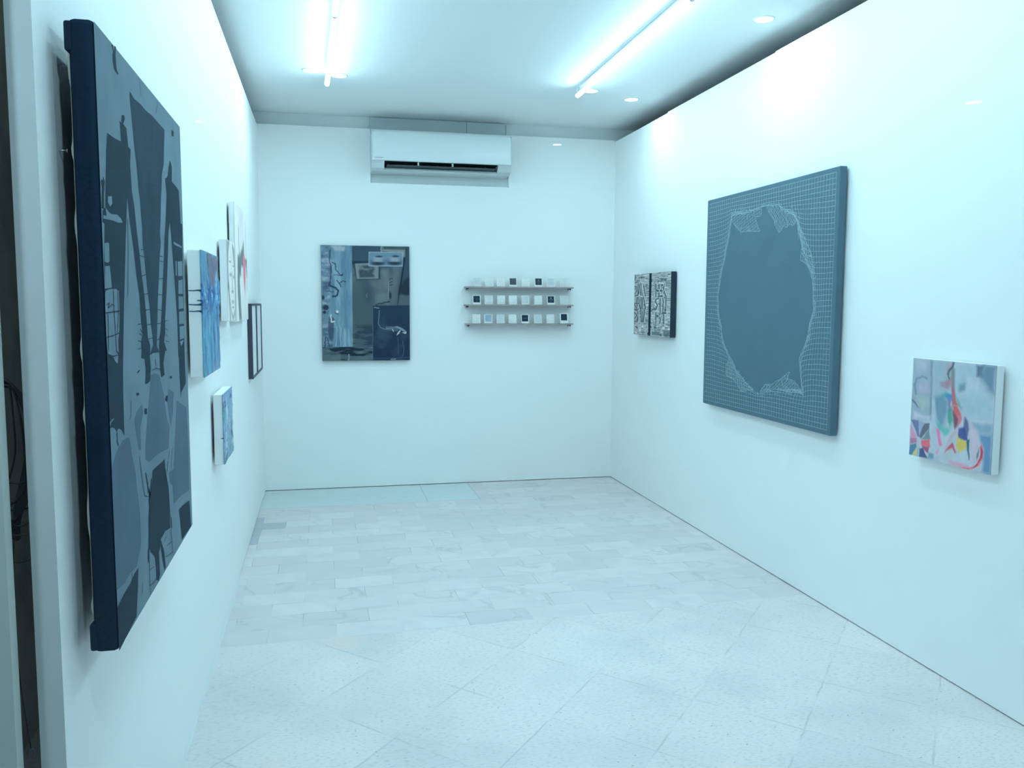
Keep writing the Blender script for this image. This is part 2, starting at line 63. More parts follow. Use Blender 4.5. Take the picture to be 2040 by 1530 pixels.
# ------------------------------------------------------------------ materials
def lin(c):
    c = c/255.0
    return c/12.92 if c <= .04045 else ((c+.055)/1.055)**2.4
WALLREF = (178, 226, 240)
def alb(rgb, base=.86, ref=WALLREF):
    """true paint colour of something that reads rgb beside a white wall reading ref under the cyan lamps"""
    return tuple(min(.95, max(.004, base*lin(c)/lin(w))) for c, w in zip(rgb, ref))
def newmat(name):
    m = bpy.data.materials.new(name); m.use_nodes = True
    nt = m.node_tree; b = nt.nodes['Principled BSDF']; return m, nt, b
def mat(name, col, rough=.6, metal=0, spec=.5, noise=0, nscale=30, bump=0, bscale=200):
    m, nt, b = newmat(name)
    b.inputs['Base Color'].default_value = (*col, 1); b.inputs['Roughness'].default_value = rough
    b.inputs['Metallic'].default_value = metal; b.inputs['Specular IOR Level'].default_value = spec
    tc = nt.nodes.new('ShaderNodeTexCoord')
    if noise:
        n = nt.nodes.new('ShaderNodeTexNoise'); n.inputs['Scale'].default_value = nscale; n.inputs['Detail'].default_value = 5
        nt.links.new(tc.outputs['Object'], n.inputs['Vector'])
        r = nt.nodes.new('ShaderNodeMapRange'); r.inputs['To Min'].default_value = 1-noise; r.inputs['To Max'].default_value = 1+noise
        r.inputs['From Min'].default_value = .3; r.inputs['From Max'].default_value = .7
        nt.links.new(n.outputs['Fac'], r.inputs['Value'])
        x = nt.nodes.new('ShaderNodeVectorMath'); x.operation = 'SCALE'; x.inputs[0].default_value = col
        nt.links.new(r.outputs['Result'], x.inputs['Scale']); nt.links.new(x.outputs[0], b.inputs['Base Color'])
    if bump:
        n2 = nt.nodes.new('ShaderNodeTexNoise'); n2.inputs['Scale'].default_value = bscale
        nt.links.new(tc.outputs['Object'], n2.inputs['Vector'])
        bp = nt.nodes.new('ShaderNodeBump'); bp.inputs['Strength'].default_value = bump; bp.inputs['Distance'].default_value = .002
        nt.links.new(n2.outputs['Fac'], bp.inputs['Height']); nt.links.new(bp.outputs['Normal'], b.inputs['Normal'])
    return m
def emit(name, col, s):
    m = bpy.data.materials.new(name); m.use_nodes = True; nt = m.node_tree; nt.nodes.clear()
    e = nt.nodes.new('ShaderNodeEmission'); e.inputs['Color'].default_value = (*col, 1); e.inputs['Strength'].default_value = s
    o = nt.nodes.new('ShaderNodeOutputMaterial'); nt.links.new(e.outputs[0], o.inputs[0]); return m
LIGHT = (.525, .885, .985)
M = {}
M['wall'] = mat('white_wall_paint', (.90,.90,.90), .75)
M['wall_end'] = mat('board_edge', (.74,.74,.74), .8, noise=.03, nscale=8)
M['ceil'] = mat('ceiling_paint', (.86,.87,.88), .8)
M['rear'] = mat('raw_rear_wall', (.72,.75,.76), .85, noise=.04, nscale=6)
M['outer'] = mat('dark_outer_wall', (.12,.13,.14), .9)
M['cavity'] = mat('cavity_brown', (.46,.42,.38), .9, noise=.25, nscale=5)
M['column'] = mat('grey_column', (.60,.64,.60), .7, noise=.03, nscale=8)
M['dark'] = mat('black_plastic', (.012,.013,.015), .5)
M['metal'] = mat('steel', (.55,.55,.55), .35, metal=1)
M['filler'] = mat('filler_board', (.50,.55,.58), .8, noise=.03, nscale=5)
M['ac'] = mat('ac_plastic', (.74,.77,.78), .28, spec=.5)
M['ac2'] = mat('ac_plastic_grey', (.60,.64,.65), .4)
M['acdark'] = mat('ac_duct', (.05,.055,.06), .5)
M['aclouv'] = mat('ac_vane', (.07,.085,.10), .45)
M['cnv_white'] = mat('primed_canvas', (.86,.86,.86), .85)
M['cnv_black'] = mat('black_canvas', (.013,.034,.066), .95, spec=.1, noise=.15, nscale=200, bump=.1, bscale=600)
M['cnv_raw'] = mat('raw_canvas', (.55,.54,.50), .9)
M['big_L'] = mat('slate_paint', alb((84,126,147)), .9, spec=.15, noise=.09, nscale=9)
M['big_M'] = mat('slate_paint_mid', alb((64,102,125)), .9, spec=.15, noise=.09, nscale=9)
M['big_C'] = mat('navy_paint_mid', alb((32,62,82)), .9, spec=.15, noise=.15, nscale=12)
M['big_D'] = mat('navy_paint', alb((26,53,71)), .9, spec=.15, noise=.08, nscale=10)
M['net'] = mat('grey_green_paint', alb((74,117,137), ref=(200,242,252)), .85, spec=.2, noise=.04, nscale=7)
M['netline'] = mat('white_chalk_line', alb((138,194,212), ref=(200,242,252)), .9)
M['wood'] = mat('ledge_wood', alb((122,140,150)), .6, noise=.15, nscale=40)
M['mount'] = mat('white_card', (.82,.83,.83), .6)
M['frame'] = mat('dark_frame', alb((44,56,78)), .5)
M['tube'] = emit('lit_tube', LIGHT, 23)
M['spot'] = emit('lit_downlight', (.80,.95,1.0), 6)
M['corr'] = emit('lit_corridor_downlight', (.80,.95,1.0), 14)
M['housing'] = mat('batten_white', (.75,.78,.8), .5)
M['cable'] = mat('black_cable', (.010,.010,.013), .5)
M['drip'] = mat('blue_drip', alb((16,70,110)), .35)
M['corfloor'] = mat('corridor_floor', (.22,.22,.22), .5)
M['corblock'] = mat('corridor_blocker', (.16,.18,.22), .8)
M['corceil'] = mat('corridor_ceiling', (.3,.3,.3), .8)

# node maths
class X:
    def __init__(s, nt, sock): s.nt, s.s = nt, sock
    def op(s, o, b=None, c=None):
        n = s.nt.nodes.new('ShaderNodeMath'); n.operation = o
        for i, q in enumerate((s, b, c)):
            if q is None: continue
            if isinstance(q, X): s.nt.links.new(q.s, n.inputs[i])
            else: n.inputs[i].default_value = q
        return X(s.nt, n.outputs[0])
    def __add__(s, b): return s.op('ADD', b)
    def __sub__(s, b): return s.op('SUBTRACT', b)
    def __mul__(s, b): return s.op('MULTIPLY', b)
    def __truediv__(s, b): return s.op('DIVIDE', b)
    def floor(s): return s.op('FLOOR')
    def mod(s, b): return s.op('FLOORED_MODULO', b)
    def gt(s, b): return s.op('GREATER_THAN', b)
    def lt(s, b): return s.op('LESS_THAN', b)
    def mn(s, b): return s.op('MINIMUM', b)
    def mx(s, b): return s.op('MAXIMUM', b)
    def abs(s): return s.op('ABSOLUTE')
    def inv(s): return X(s.nt, s.op('MULTIPLY_ADD', -1.0, 1.0).s)
    def ramp(s, a, b, c=0., d=1.):
        n = s.nt.nodes.new('ShaderNodeMapRange'); n.interpolation_type = 'SMOOTHSTEP'
        for k, v in zip(('From Min','From Max','To Min','To Max'), (a,b,c,d)): n.inputs[k].default_value = v
        s.nt.links.new(s.s, n.inputs['Value']); return X(s.nt, n.outputs['Result'])
def vec(nt, x, y, z):
    n = nt.nodes.new('ShaderNodeCombineXYZ')
    for i, q in enumerate((x, y, z)):
        if isinstance(q, X): nt.links.new(q.s, n.inputs[i])
        else: n.inputs[i].default_value = q
    return n.outputs[0]
def noise(nt, v, scale, det=3, dist=0):
    n = nt.nodes.new('ShaderNodeTexNoise'); n.inputs['Scale'].default_value = scale; n.inputs['Detail'].default_value = det
    n.inputs['Distortion'].default_value = dist; nt.links.new(v, n.inputs['Vector']); return X(nt, n.outputs['Fac'])
def mixc(nt, f, a, b):
    n = nt.nodes.new('ShaderNodeMix'); n.data_type = 'RGBA'
    if isinstance(f, X): nt.links.new(f.s, n.inputs[0])
    else: n.inputs[0].default_value = f
    for i, q in ((6, a), (7, b)):
        if isinstance(q, tuple): n.inputs[i].default_value = (*q, 1)
        else: nt.links.new(q, n.inputs[i])
    return n.outputs[2]

def floor_material():
    m, nt, b = newmat('stone_floor')
    g = nt.nodes.new('ShaderNodeNewGeometry'); sp = nt.nodes.new('ShaderNodeSeparateXYZ'); nt.links.new(g.outputs['Position'], sp.inputs[0])
    x, y = X(nt, sp.outputs[0]), X(nt, sp.outputs[1]); pos = g.outputs['Position']
    y2 = y - (x + .42)*.033
    # small marble tiles in running bond
    r = (y2 - 3.578)/.158; row = r.floor(); fr = r - row
    c = (x - .037)/.29 + row.mod(2.0)*.5; ci = c.floor(); fc = c - ci
    dj = (fc.mn(fc.inv())*.29).mn(fr.mn(fr.inv())*.158)
    wn = nt.nodes.new('ShaderNodeTexWhiteNoise'); wn.noise_dimensions = '2D'; nt.links.new(vec(nt, ci, row, 0), wn.inputs['Vector'])
    tr = X(nt, wn.outputs['Value'])
    tv = vec(nt, x*.9 + ci*3.7, y*1.1 + x*.3 + row*5.3, tr*9)
    vein = (noise(nt, tv, 3.2, 4, .9) - .5).abs().ramp(0, .03, 1, 0)*noise(nt, tv, 2.5, 1).ramp(.45, .65)
    cloud = noise(nt, tv, 9, 3).ramp(.35, .7)
    jn = noise(nt, pos, 4, 2).ramp(.42, .62, .08, 1)
    grB = dj.ramp(.0004, .0022, 1, 0)*jn
    marb = mixc(nt, tr.ramp(.0, 1., 0, 1), alb((170,205,219), .78), alb((179,217,231), .78))
    marb = mixc(nt, cloud*.35, marb, alb((158,194,209), .78))
    marb = mixc(nt, vein*.38, marb, alb((132,166,180), .78))
    # a few darker tiles by the left wall
    dk = (x.lt(-.397)*y.gt(5.11)*y.lt(5.77)).mx(x.lt(-.253)*y.gt(5.45)*y.lt(5.61))
    marb = mixc(nt, dk*.85, marb, alb((140,178,196), .78))
    marb = mixc(nt, grB*.75, marb, alb((110,140,150), .78))
    # large plain tiles at the back left
    mC = y.gt(6.008)*x.lt(1.10)
    plain = mixc(nt, (noise(nt, pos, 2.5, 3, 2.) - .5).abs().ramp(0, .02, .25, 0), alb((164,214,228), .78), alb((140,180,195), .78))
    jC = (x - .718).abs().mn((x - 1.098).abs()).mn((y - 6.010).abs()).ramp(.001, .004, 1, 0)*(x.lt(1.104)*y.gt(6.0))
    # diagonal travertine with pits and darker streaks
    u = (y - x*1.16 - .06)/.597; v = (y + x*1.05 - 2.91)/.592
    wob = (noise(nt, pos, 14, 1) - .5)*.02
    u = u + wob; v = v + wob
    fu, fv = u - u.floor(), v - v.floor()
    ju = fu.mn(fu.inv())*.39; jv = fv.mn(fv.inv())*.41
    wn2 = nt.nodes.new('ShaderNodeTexWhiteNoise'); wn2.noise_dimensions = '2D'; nt.links.new(vec(nt, u.floor(), v.floor(), 0), wn2.inputs['Vector'])
    t2 = X(nt, wn2.outputs['Value'])
    jn2 = noise(nt, pos, 5, 3).ramp(.42, .62, .05, 1)
    grA = ju.mn(jv).ramp(.0015, .0055, 1, 0)*jn2
    stv = vec(nt, x*1.0, y*3.2, t2*3)
    streak = noise(nt, stv, 60, 3).ramp(.50, .72)
    blot = noise(nt, pos, 2.2, 2).ramp(.4, .75)
    vo = nt.nodes.new('ShaderNodeTexVoronoi'); vo.inputs['Scale'].default_value = 34; vo.feature = 'F1'
    nt.links.new(vec(nt, x, y*1.5, 0), vo.inputs['Vector'])
    vsep = nt.nodes.new('ShaderNodeSeparateColor'); nt.links.new(vo.outputs['Color'], vsep.inputs[0])
    pits = X(nt, vo.outputs['Distance']).ramp(.07, .15, 1, 0)*X(nt, vsep.outputs[0]).gt(.70)*noise(nt, pos, 3, 1).ramp(.35, .6)
    tra = mixc(nt, t2.ramp(0, 1), alb((179,216,230), .78), alb((185,223,236), .78))
    tra = mixc(nt, blot*.6, tra, alb((164,202,216), .78))
    tra = mixc(nt, streak*.55, tra, alb((140,176,190), .78))
    yel = noise(nt, vec(nt, x, y, 4.), 1.9, 1).ramp(.66, .72)
    tra = mixc(nt, yel*.35, tra, alb((196,216,212), .78))
    tra = mixc(nt, grA*.33, tra, alb((120,150,162), .78))
    tra = mixc(nt, pits*.75, tra, alb((70,96,108), .78))
    mB = y2.gt(3.578)
    col = mixc(nt, mB, tra, marb)
    col = mixc(nt, mC, col, plain)
    col = mixc(nt, jC*.5, col, alb((90,120,135), .78))
    # floor darker towards the left wall near the front
    left_dk = x.ramp(-.44, .05, 1, 0)*y.ramp(3.0, 4.4, 1, 0)
    col = mixc(nt, left_dk*.22, col, alb((140,174,188), .78))
    nt.links.new(col, b.inputs['Base Color'])
    b.inputs['Roughness'].default_value = .42; b.inputs['Specular IOR Level'].default_value = .35
    return m
M['floor'] = floor_material()

def glass_material():
    m = bpy.data.materials.new('shop_glass'); m.use_nodes = True; nt = m.node_tree; nt.nodes.clear()
    t = nt.nodes.new('ShaderNodeBsdfTransparent'); t.inputs[0].default_value = (.99,1,1,1)
    gl = nt.nodes.new('ShaderNodeBsdfGlossy'); gl.inputs['Roughness'].default_value = 0
    f = nt.nodes.new('ShaderNodeFresnel')
    g = nt.nodes.new('ShaderNodeNewGeometry'); k = X(nt, g.outputs['Backfacing']).op('MULTIPLY_ADD', 1/1.45-1.45, 1.45); nt.links.new(k.s, f.inputs['IOR'])
    mx = nt.nodes.new('ShaderNodeMixShader'); nt.links.new(f.outputs[0], mx.inputs[0]); nt.links.new(t.outputs[0], mx.inputs[1]); nt.links.new(gl.outputs[0], mx.inputs[2])
    o = nt.nodes.new('ShaderNodeOutputMaterial'); nt.links.new(mx.outputs[0], o.inputs[0]); return m
M['glass'] = glass_material()
def sleeve_material():
    m = bpy.data.materials.new('clear_sleeve'); m.use_nodes = True; nt = m.node_tree; nt.nodes.clear()
    t = nt.nodes.new('ShaderNodeBsdfTransparent')
    gl = nt.nodes.new('ShaderNodeBsdfGlossy'); gl.inputs['Roughness'].default_value = .12
    n = nt.nodes.new('ShaderNodeTexNoise'); n.inputs['Scale'].default_value = 38; n.inputs['Distortion'].default_value = 1.5
    tc = nt.nodes.new('ShaderNodeNewGeometry'); nt.links.new(tc.outputs['Position'], n.inputs['Vector'])
    bp = nt.nodes.new('ShaderNodeBump'); bp.inputs['Strength'].default_value = .8; bp.inputs['Distance'].default_value = .02
    nt.links.new(n.outputs['Fac'], bp.inputs['Height']); nt.links.new(bp.outputs[0], gl.inputs['Normal'])
    mx = nt.nodes.new('ShaderNodeMixShader'); mx.inputs[0].default_value = .10
    nt.links.new(t.outputs[0], mx.inputs[1]); nt.links.new(gl.outputs[0], mx.inputs[2])
    o = nt.nodes.new('ShaderNodeOutputMaterial'); nt.links.new(mx.outputs[0], o.inputs[0]); return m
M['sleeve'] = sleeve_material()

def colmat(name, rough=.6, spec=.4):
    m, nt, b = newmat(name)
    a = nt.nodes.new('ShaderNodeVertexColor'); a.layer_name = 'paint'
    nt.links.new(a.outputs['Color'], b.inputs['Base Color']); b.inputs['Roughness'].default_value = rough; b.inputs['Specular IOR Level'].default_value = spec
    return m
M['paint'] = colmat('brushed_paint'); M['impasto'] = colmat('thick_oil_paint', .38); M['matte'] = colmat('matte_print', .9, .15)

# ------------------------------------------------------------------ hand-painted surfaces
class Paint:
    """a picture surface painted with polygons, strokes and noise; u to the right, v down, both 0..1"""
    def __init__(s, w, h, nu, nv, base, seed=1):
        s.w, s.h, s.nu, s.nv = w, h, nu, nv
        s.U, s.V = np.meshgrid(np.linspace(0, 1, nu), np.linspace(0, 1, nv))
        s.c = np.zeros((nv, nu, 3)); s.c[:] = base; s.z = np.zeros((nv, nu)); s.rng = np.random.default_rng(seed)
    def noise(s, fu, fv, octv=4, gain=.5):
        out = np.zeros_like(s.U); amp = 1.; tot = 0
        for k in range(octv):
            a, b = max(2, int(fu*2**k)), max(2, int(fv*2**k)); g = s.rng.random((b+2, a+2))
            x, y = s.U*a, s.V*b; i, j = x.astype(int), y.astype(int); fx, fy = x-i, y-j
            fx, fy = fx*fx*(3-2*fx), fy*fy*(3-2*fy)
            out += amp*((g[j,i]*(1-fx)+g[j,i+1]*fx)*(1-fy) + (g[j+1,i]*(1-fx)+g[j+1,i+1]*fx)*fy); tot += amp; amp *= gain
        return out/tot
    def blend(s, m, col):
        s.c += m[..., None]*(np.array(col)-s.c)
    def pmask(s, pts, soft=.004, wob=0):
        U, V = s.U, s.V
        if wob:
            U = U + (s.noise(10, 10)-.5)*wob; V = V + (s.noise(10, 10)-.5)*wob
        x, y = U*s.w, V*s.h; P = [(a*s.w, b*s.h) for a, b in pts]
        ins = np.zeros(U.shape, bool); d = np.full(U.shape, 1e9)
        for (x1, y1), (x2, y2) in zip(P, P[1:]+P[:1]):
            if y1 != y2: ins ^= ((y1 > y) != (y2 > y)) & (x < (x2-x1)*(y-y1)/(y2-y1)+x1)
            L = (x2-x1)**2+(y2-y1)**2+1e-12; t = np.clip(((x-x1)*(x2-x1)+(y-y1)*(y2-y1))/L, 0, 1)
            d = np.minimum(d, np.hypot(x-x1-t*(x2-x1), y-y1-t*(y2-y1)))
        sd = np.where(ins, d, -d); return np.clip(.5+sd/(2*soft*s.w+1e-9), 0, 1)
    def poly(s, pts, col, soft=.004, a=1., wob=0):
        s.blend(a*s.pmask(pts, soft, wob), col)
    wig = 0
    def stroke(s, pts, col, wd, soft=.5, a=1.):
        if s.wig and len(pts) > 1:
            out = []
            for (x1, y1), (x2, y2) in zip(pts, pts[1:]):
                for k in range(5): f = k/5; j = s.wig*(1 if k else .4); out.append((x1+(x2-x1)*f+s.rng.uniform(-j, j), y1+(y2-y1)*f+s.rng.uniform(-j, j)))
            pts = out+[pts[-1]]
        x, y = s.U*s.w, s.V*s.h; d = np.full(x.shape, 1e9); wd = wd*s.w
        P = [(p*s.w, q*s.h) for p, q in pts]
        for (x1, y1), (x2, y2) in zip(P, P[1:]):
            L = (x2-x1)**2+(y2-y1)**2+1e-12; t = np.clip(((x-x1)*(x2-x1)+(y-y1)*(y2-y1))/L, 0, 1)
            d = np.minimum(d, np.hypot(x-x1-t*(x2-x1), y-y1-t*(y2-y1)))
        m = np.clip((wd*.5*(1+soft)-d)/(wd*soft+1e-9), 0, 1)
        s.blend(a*m, col)
    def ell(s, u, v, ru, rv, col, soft=.3, a=1.):
        d = np.sqrt(((s.U-u)/ru)**2+((s.V-v)/rv)**2); s.blend(a*np.clip((1+soft-d)/(2*soft), 0, 1), col)
    def build(s, name, origin, du, dn, m, parent):
        """origin = top-left corner, du = unit vector to the right, dn = outward normal; front skin with a thin rim"""
        o = np.array(origin); du = np.array(du); dn = np.array(dn)
        z = s.z.copy()
        P = o + s.U[..., None]*s.w*du + s.V[..., None]*s.h*np.array((0,0,-1.)) + z[..., None]*dn
        n = s.nu*s.nv; verts = P.reshape(-1, 3)
        i = np.arange(n).reshape(s.nv, s.nu)
        q = np.stack([i[:-1,:-1], i[1:,:-1], i[1:,1:], i[:-1,1:]], -1).reshape(-1, 4)
        rim = np.concatenate([i[0,:], i[1:,-1], i[-1,-2::-1], i[-2:0:-1,0]])
        back = verts[rim] - dn*(.001 + np.maximum(0, z.reshape(-1)[rim])[:, None])
        k = n + np.arange(len(rim)); rn = np.roll(rim, -1); kn = np.roll(k, -1)
        q2 = np.stack([rim, rn, kn, k], -1)
        F = np.concatenate([q, q2]); V = np.concatenate([verts, back])
        me = bpy.data.meshes.new(name); me.vertices.add(len(V)); me.vertices.foreach_set('co', V.ravel())
        me.loops.add(F.size); me.loops.foreach_set('vertex_index', F.ravel().astype(np.int32))
        me.polygons.add(len(F)); me.polygons.foreach_set('loop_start', np.arange(0, F.size, 4, dtype=np.int32))
        try: me.polygons.foreach_set('loop_total', np.full(len(F), 4, dtype=np.int32))
        except Exception: pass
        me.update(calc_edges=True)
        me.polygons.foreach_set('use_smooth', np.ones(len(F), bool))
        col = np.clip(s.c.reshape(-1, 3), .003, .95); col = np.concatenate([col, col[rim]])
        at = me.color_attributes.new('paint', 'FLOAT_COLOR', 'POINT')
        at.data.foreach_set('color', np.concatenate([col, np.ones((len(col), 1))], 1).astype(np.float32).ravel())
        me.materials.append(m); me.validate()
        ob = bpy.data.objects.new(name, me); C.objects.link(ob); adopt(ob, parent); return ob

# ------------------------------------------------------------------ room
bm = mb(); box(bm, -1.6, 2.75, 1.30, 6.75, -.05, 0); struct('floor', bm, M['floor'])
bm = mb(); box(bm, -1.6, 2.75, 1.41, 6.75, HC, HC+.05); struct('ceiling', bm, M['ceil'])
# false walls of painted board, a hand's breadth short of the ceiling
bm = mb(); box(bm, XL-.040, XL, 1.537, 6.62, .005, 2.7045)
o = struct('wall_left', bm, [M['wall'], M['wall_end']])
for p in o.data.polygons:
    if p.normal.y < -.9: p.material_index = 1
bm = mb()
for a, b_, t in ((1.43, 4.124, 2.7155), (4.124, 5.53, 2.7105), (5.53, 6.62, 2.7035)): box(bm, XR, XR+.04, a, b_, .005, t)
struct('wall_right', bm, M['wall'])
bm = mb()
CX0, CX1, CZ = .366, 1.427, 2.318
box(bm, XL, CX0, YB, YR, .005, HW); box(bm, CX1, XR, YB, YR, .005, HW); box(bm, CX0, CX1, YB, YR, .005, CZ)
struct('wall_back', bm, M['wall'])
bm = mb(); box(bm, -.95, 2.75, YR, YR+.1, 0, HC); struct('wall_rear', bm, M['rear'])
bm = mb(); box(bm, 2.66, 2.75, 1.43, YR, 0, HC); struct('wall_outer_right', bm, M['outer'])
bm = mb(); box(bm, -1.15, -.95, 1.41, YR+.1, 0, HC); struct('wall_outer_left', bm, M['cavity'])
bm = mb(); box(bm, -.66, -.5065, 1.49, 1.52, 0, HC); struct('wall_front_left', bm, M['column'])
bm = mb(); box(bm, XR+.04, 3.6, 1.43, 1.47, 0, HC); struct('wall_front_right_blocker', bm, M['column'])  # unseen piece added to stop light entering the right cavity
# filler boards between the air conditioner and the ceiling
bm = mb(); box(bm, .3665, 1.0965, YR-.022, YR, 2.60, HC-.004); struct('trim_1', bm, M['filler'])
bm = mb(); box(bm, 1.0995, 1.404, YR-.022, YR, 2.60, HC-.006); struct('trim_2', bm, M['filler'])
# rough bead of filler where the left wall meets the floor
bm = mb(); rr = random.Random(2); n = 60; ring = []
for i in range(n):
    yy = 1.56+i*.05; r = .003+.006*rr.random()
    ring.append([bm.verts.new((XL-.002, yy, 0)), bm.verts.new((XL-.001, yy, r*1.3+.006)), bm.verts.new((XL+r*.5, yy, r*.9)), bm.verts.new((XL+r, yy, 0))])
for a, b_ in zip(ring, ring[1:]):
    for k in range(4): bm.faces.new((a[k], a[(k+1)%4], b_[(k+1)%4], b_[k]))
bm.faces.new(ring[0]); bm.faces.new(ring[-1][::-1])
struct('trim_3', bm, mat('filler_bead', (.72,.74,.74), .9))
# shop window and the corridor it looks out on
bm = mb(); box(bm, -1.6, 3.6, 1.400, 1.408, 0, HC); struct('window_1', bm, M['glass'])
bm = mb(); box(bm, -6, 12, -7, 1.30, -.05, 0); struct('floor_corridor', bm, M['corfloor'])
bm = mb(); box(bm, -6, 12, -7.1, -7, -.05, HC+.05); struct('wall_corridor_blocker', bm, M['corblock'])  # unseen far wall added to keep the bright world out of the glass
bm = mb(); box(bm, -6, 12, -7, 1.41, HC, HC+.05); struct('ceiling_corridor', bm, M['corceil'])

# ------------------------------------------------------------------ lamps
def disc(bm, c, r, t, n=28):
    tube(bm, [(c[0], c[1], c[2]+t), c], r, n)
def downlight(c, label, group, m='spot', r=.044, z=HC):
    t = thing('downlight', label, 'ceiling light', (c[0], c[1], z), group)
    bm = mb()
    n = 32; prof = [(r+.010, 0), (r+.009, -.004), (r+.002, -.005), (r, -.002), (r, 0)]
    rings = [[bm.verts.new((c[0]+q*math.cos(a), c[1]+q*math.sin(a), z+h)) for a in [2*math.pi*k/n for k in range(n)]] for q, h in prof]
    for a, b_ in zip(rings, rings[1:]):
        for k in range(n): bm.faces.new((a[k], a[(k+1)%n], b_[(k+1)%n], b_[k]))
    obj('trim_ring', bm, M['housing'], t, True)
    bm = mb(); disc(bm, (c[0], c[1], z-.003), r-.001, .003); obj('lens', bm, M[m], t)
    return t
DL = ['round lit downlight at the left of the far end of the left tube light',
      'round lit downlight just right of the far end of the left tube light',
      'round lit downlight just right of the far end of the right tube light',
      'small round lit downlight between the right tube light and the back right corner',
      'round lit downlight nearest the camera, close to the top of the right wall']
def lamp(t, x, y, e, col):
    ld = bpy.data.lights.new('lamp', 'AREA'); ld.shape = 'DISK'; ld.size = .08; ld.energy = e; ld.color = col
    q = bpy.data.objects.new('lamp', ld); C.objects.link(q); q.location = (x, y, HC-.012); adopt(q, t)
for c, l in zip(DATA['down'], DL): lamp(downlight(c, l, 'ceiling downlights'), c[0], c[1], 1.0, (.53,.88,.98))
RL = ['corridor downlight seen as a dot reflected above the left wall paintings','corridor downlight seen as a dot reflected right of the air conditioner','corridor downlight seen as a dot reflected high on the right wall']
for c, l, r in zip(DATA['refl'], RL, (.026, .036, .046)): downlight(c, l, 'corridor downlights', 'corr', r)
for x, y in ((-1.15, .55), (.35, .30), (1.9, .55)):  # unseen lamps added to brighten the board end, column and front floor
    t = downlight((x, y, HC), 'unseen fill downlight added in the corridor ceiling above the camera', 'added fill downlights', 'spot', .085)
    ld = bpy.data.lights.new('added_fill_lamp', 'AREA'); ld.shape = 'DISK'; ld.size = .16; ld.energy = 9; ld.color = (.53,.85,1.0)
    lo_ = bpy.data.objects.new('added_fill_lamp', ld); C.objects.link(lo_); lo_.location = (x, y, HC-.012); adopt(lo_, t)
def tube_light(a, b_, label):
    a, b_ = Vector(a), Vector(b_); d = (b_-a).normalized(); s = d.cross(Vector((0,0,1))).normalized()
    t = thing('tube_light', label, 'ceiling light', ((a+b_)/2).to_tuple(), 'white batten tube lights')
    def prism(w0, w1, z0, z1, e0, e1):
        bm = mb(); v = []
        for e in (a+d*e0, b_-d*e1):
            for w, z in ((-w0, z0), (w0, z0), (w1, z1), (-w1, z1)):
                q = e + s*w; v.append(bm.verts.new((q.x, q.y, z)))
        for k in range(4): bm.faces.new((v[k], v[(k+1)%4], v[4+(k+1)%4], v[4+k]))
        bm.faces.new(v[0:4][::-1]); bm.faces.new(v[4:8]); return bm
    obj('housing', prism(.006, .010, HC-.010, HC, .02, .02), M['housing'], t)
    z = a.z
    bm = mb(); tube(bm, [(a+d*.012).to_tuple(), (b_-d*.012).to_tuple()], .0135, 14)
    lt = obj('lamp_tube', bm, [M['tube'], M['housing']], t)
    for pl in lt.data.polygons:      # the opaque heat sink along the back of the tube
        if pl.normal.z > .30: pl.material_index = 1
    for e, q in ((a, d), (b_, -d)):
        bm = mb(); tube(bm, [e.to_tuple(), (e+q*.012).to_tuple()], .0145, 14)
        f = e + q*.012
        w = .010
        for sg in (0,):
            vs = []
            for zz in (z-.002, HC):
                for p in (f-s*w, f+s*w, f+s*w+q*.012, f-s*w+q*.012): vs.append(bm.verts.new((p.x, p.y, zz)))
            for k in range(4): bm.faces.new((vs[k], vs[(k+1)%4], vs[4+(k+1)%4], vs[4+k]))
            bm.faces.new(vs[0:4][::-1]); bm.faces.new(vs[4:8])
        obj('end_cap', bm, M['housing'], t)
T0 = DATA['tube']
a, j = Vector(T0[0]), Vector(T0[1]); dd = (j-a).normalized(); L = (j-a).length
tube_light(a, a+dd*(L-.006), 'lit white tube light at the left of the ceiling, the far one of its row')
tube_light(j, j+dd*(L-.006), 'lit white tube light at the left of the ceiling, cut by the top edge')
a = Vector(T0[3]); dd = (Vector(T0[4])-a).normalized()
tube_light(a, a+dd*1.80, 'lit white tube light running towards the upper right of the ceiling')
tube_light(a+dd*1.806, a+dd*3.6, 'unseen white tube light added to extend the right row to the window')  # out of view, added to flatten the room light
j2 = Vector(T0[1]); dd = (j2-Vector(T0[0])).normalized()
tube_light(j2+dd*L, j2+dd*(2*L-.02), 'unseen white tube light added to extend the left row to the window')  # another unseen tube, added for more even light

# ------------------------------------------------------------------ air conditioner
ac = thing('air_conditioner', 'white split air conditioner high on the back wall with its vent open', 'air conditioner', (.885, YR, 2.39))
AX0, AX1 = .3635, 1.4065
def extrude(bm, prof, x0, x1, ins=0.):
    rings = []
    for x in (x0, x1): rings.append([bm.verts.new((x, y, z)) for y, z in prof])
    n = len(prof)
    for k in range(n): bm.faces.new((rings[0][k], rings[0][(k+1)%n], rings[1][(k+1)%n], rings[1][k]))
    bm.faces.new(rings[0]); bm.faces.new(rings[1][::-1])
YF = 6.375
cas = [(YR, 2.385), (YF+.095, 2.390), (YF+.045, 2.405), (YF+.012, 2.452), (YF+.012, 2.660), (YF+.04, 2.676), (YR, 2.676)]
bm = mb()
extrude(bm, cas, AX0+.001, .457); extrude(bm, cas, 1.303, AX1-.001)
extrude(bm, [(YR, 2.385), (YF+.095, 2.390), (YF+.060, 2.398), (YF+.075, 2.412), (YR-.02, 2.415), (YR-.02, 2.45), (YF+.012, 2.456), (YF+.012, 2.660), (YF+.04, 2.676), (YR, 2.676)], .457, 1.303)
obj('casing', bm, M['ac2'], ac)
bm = mb()
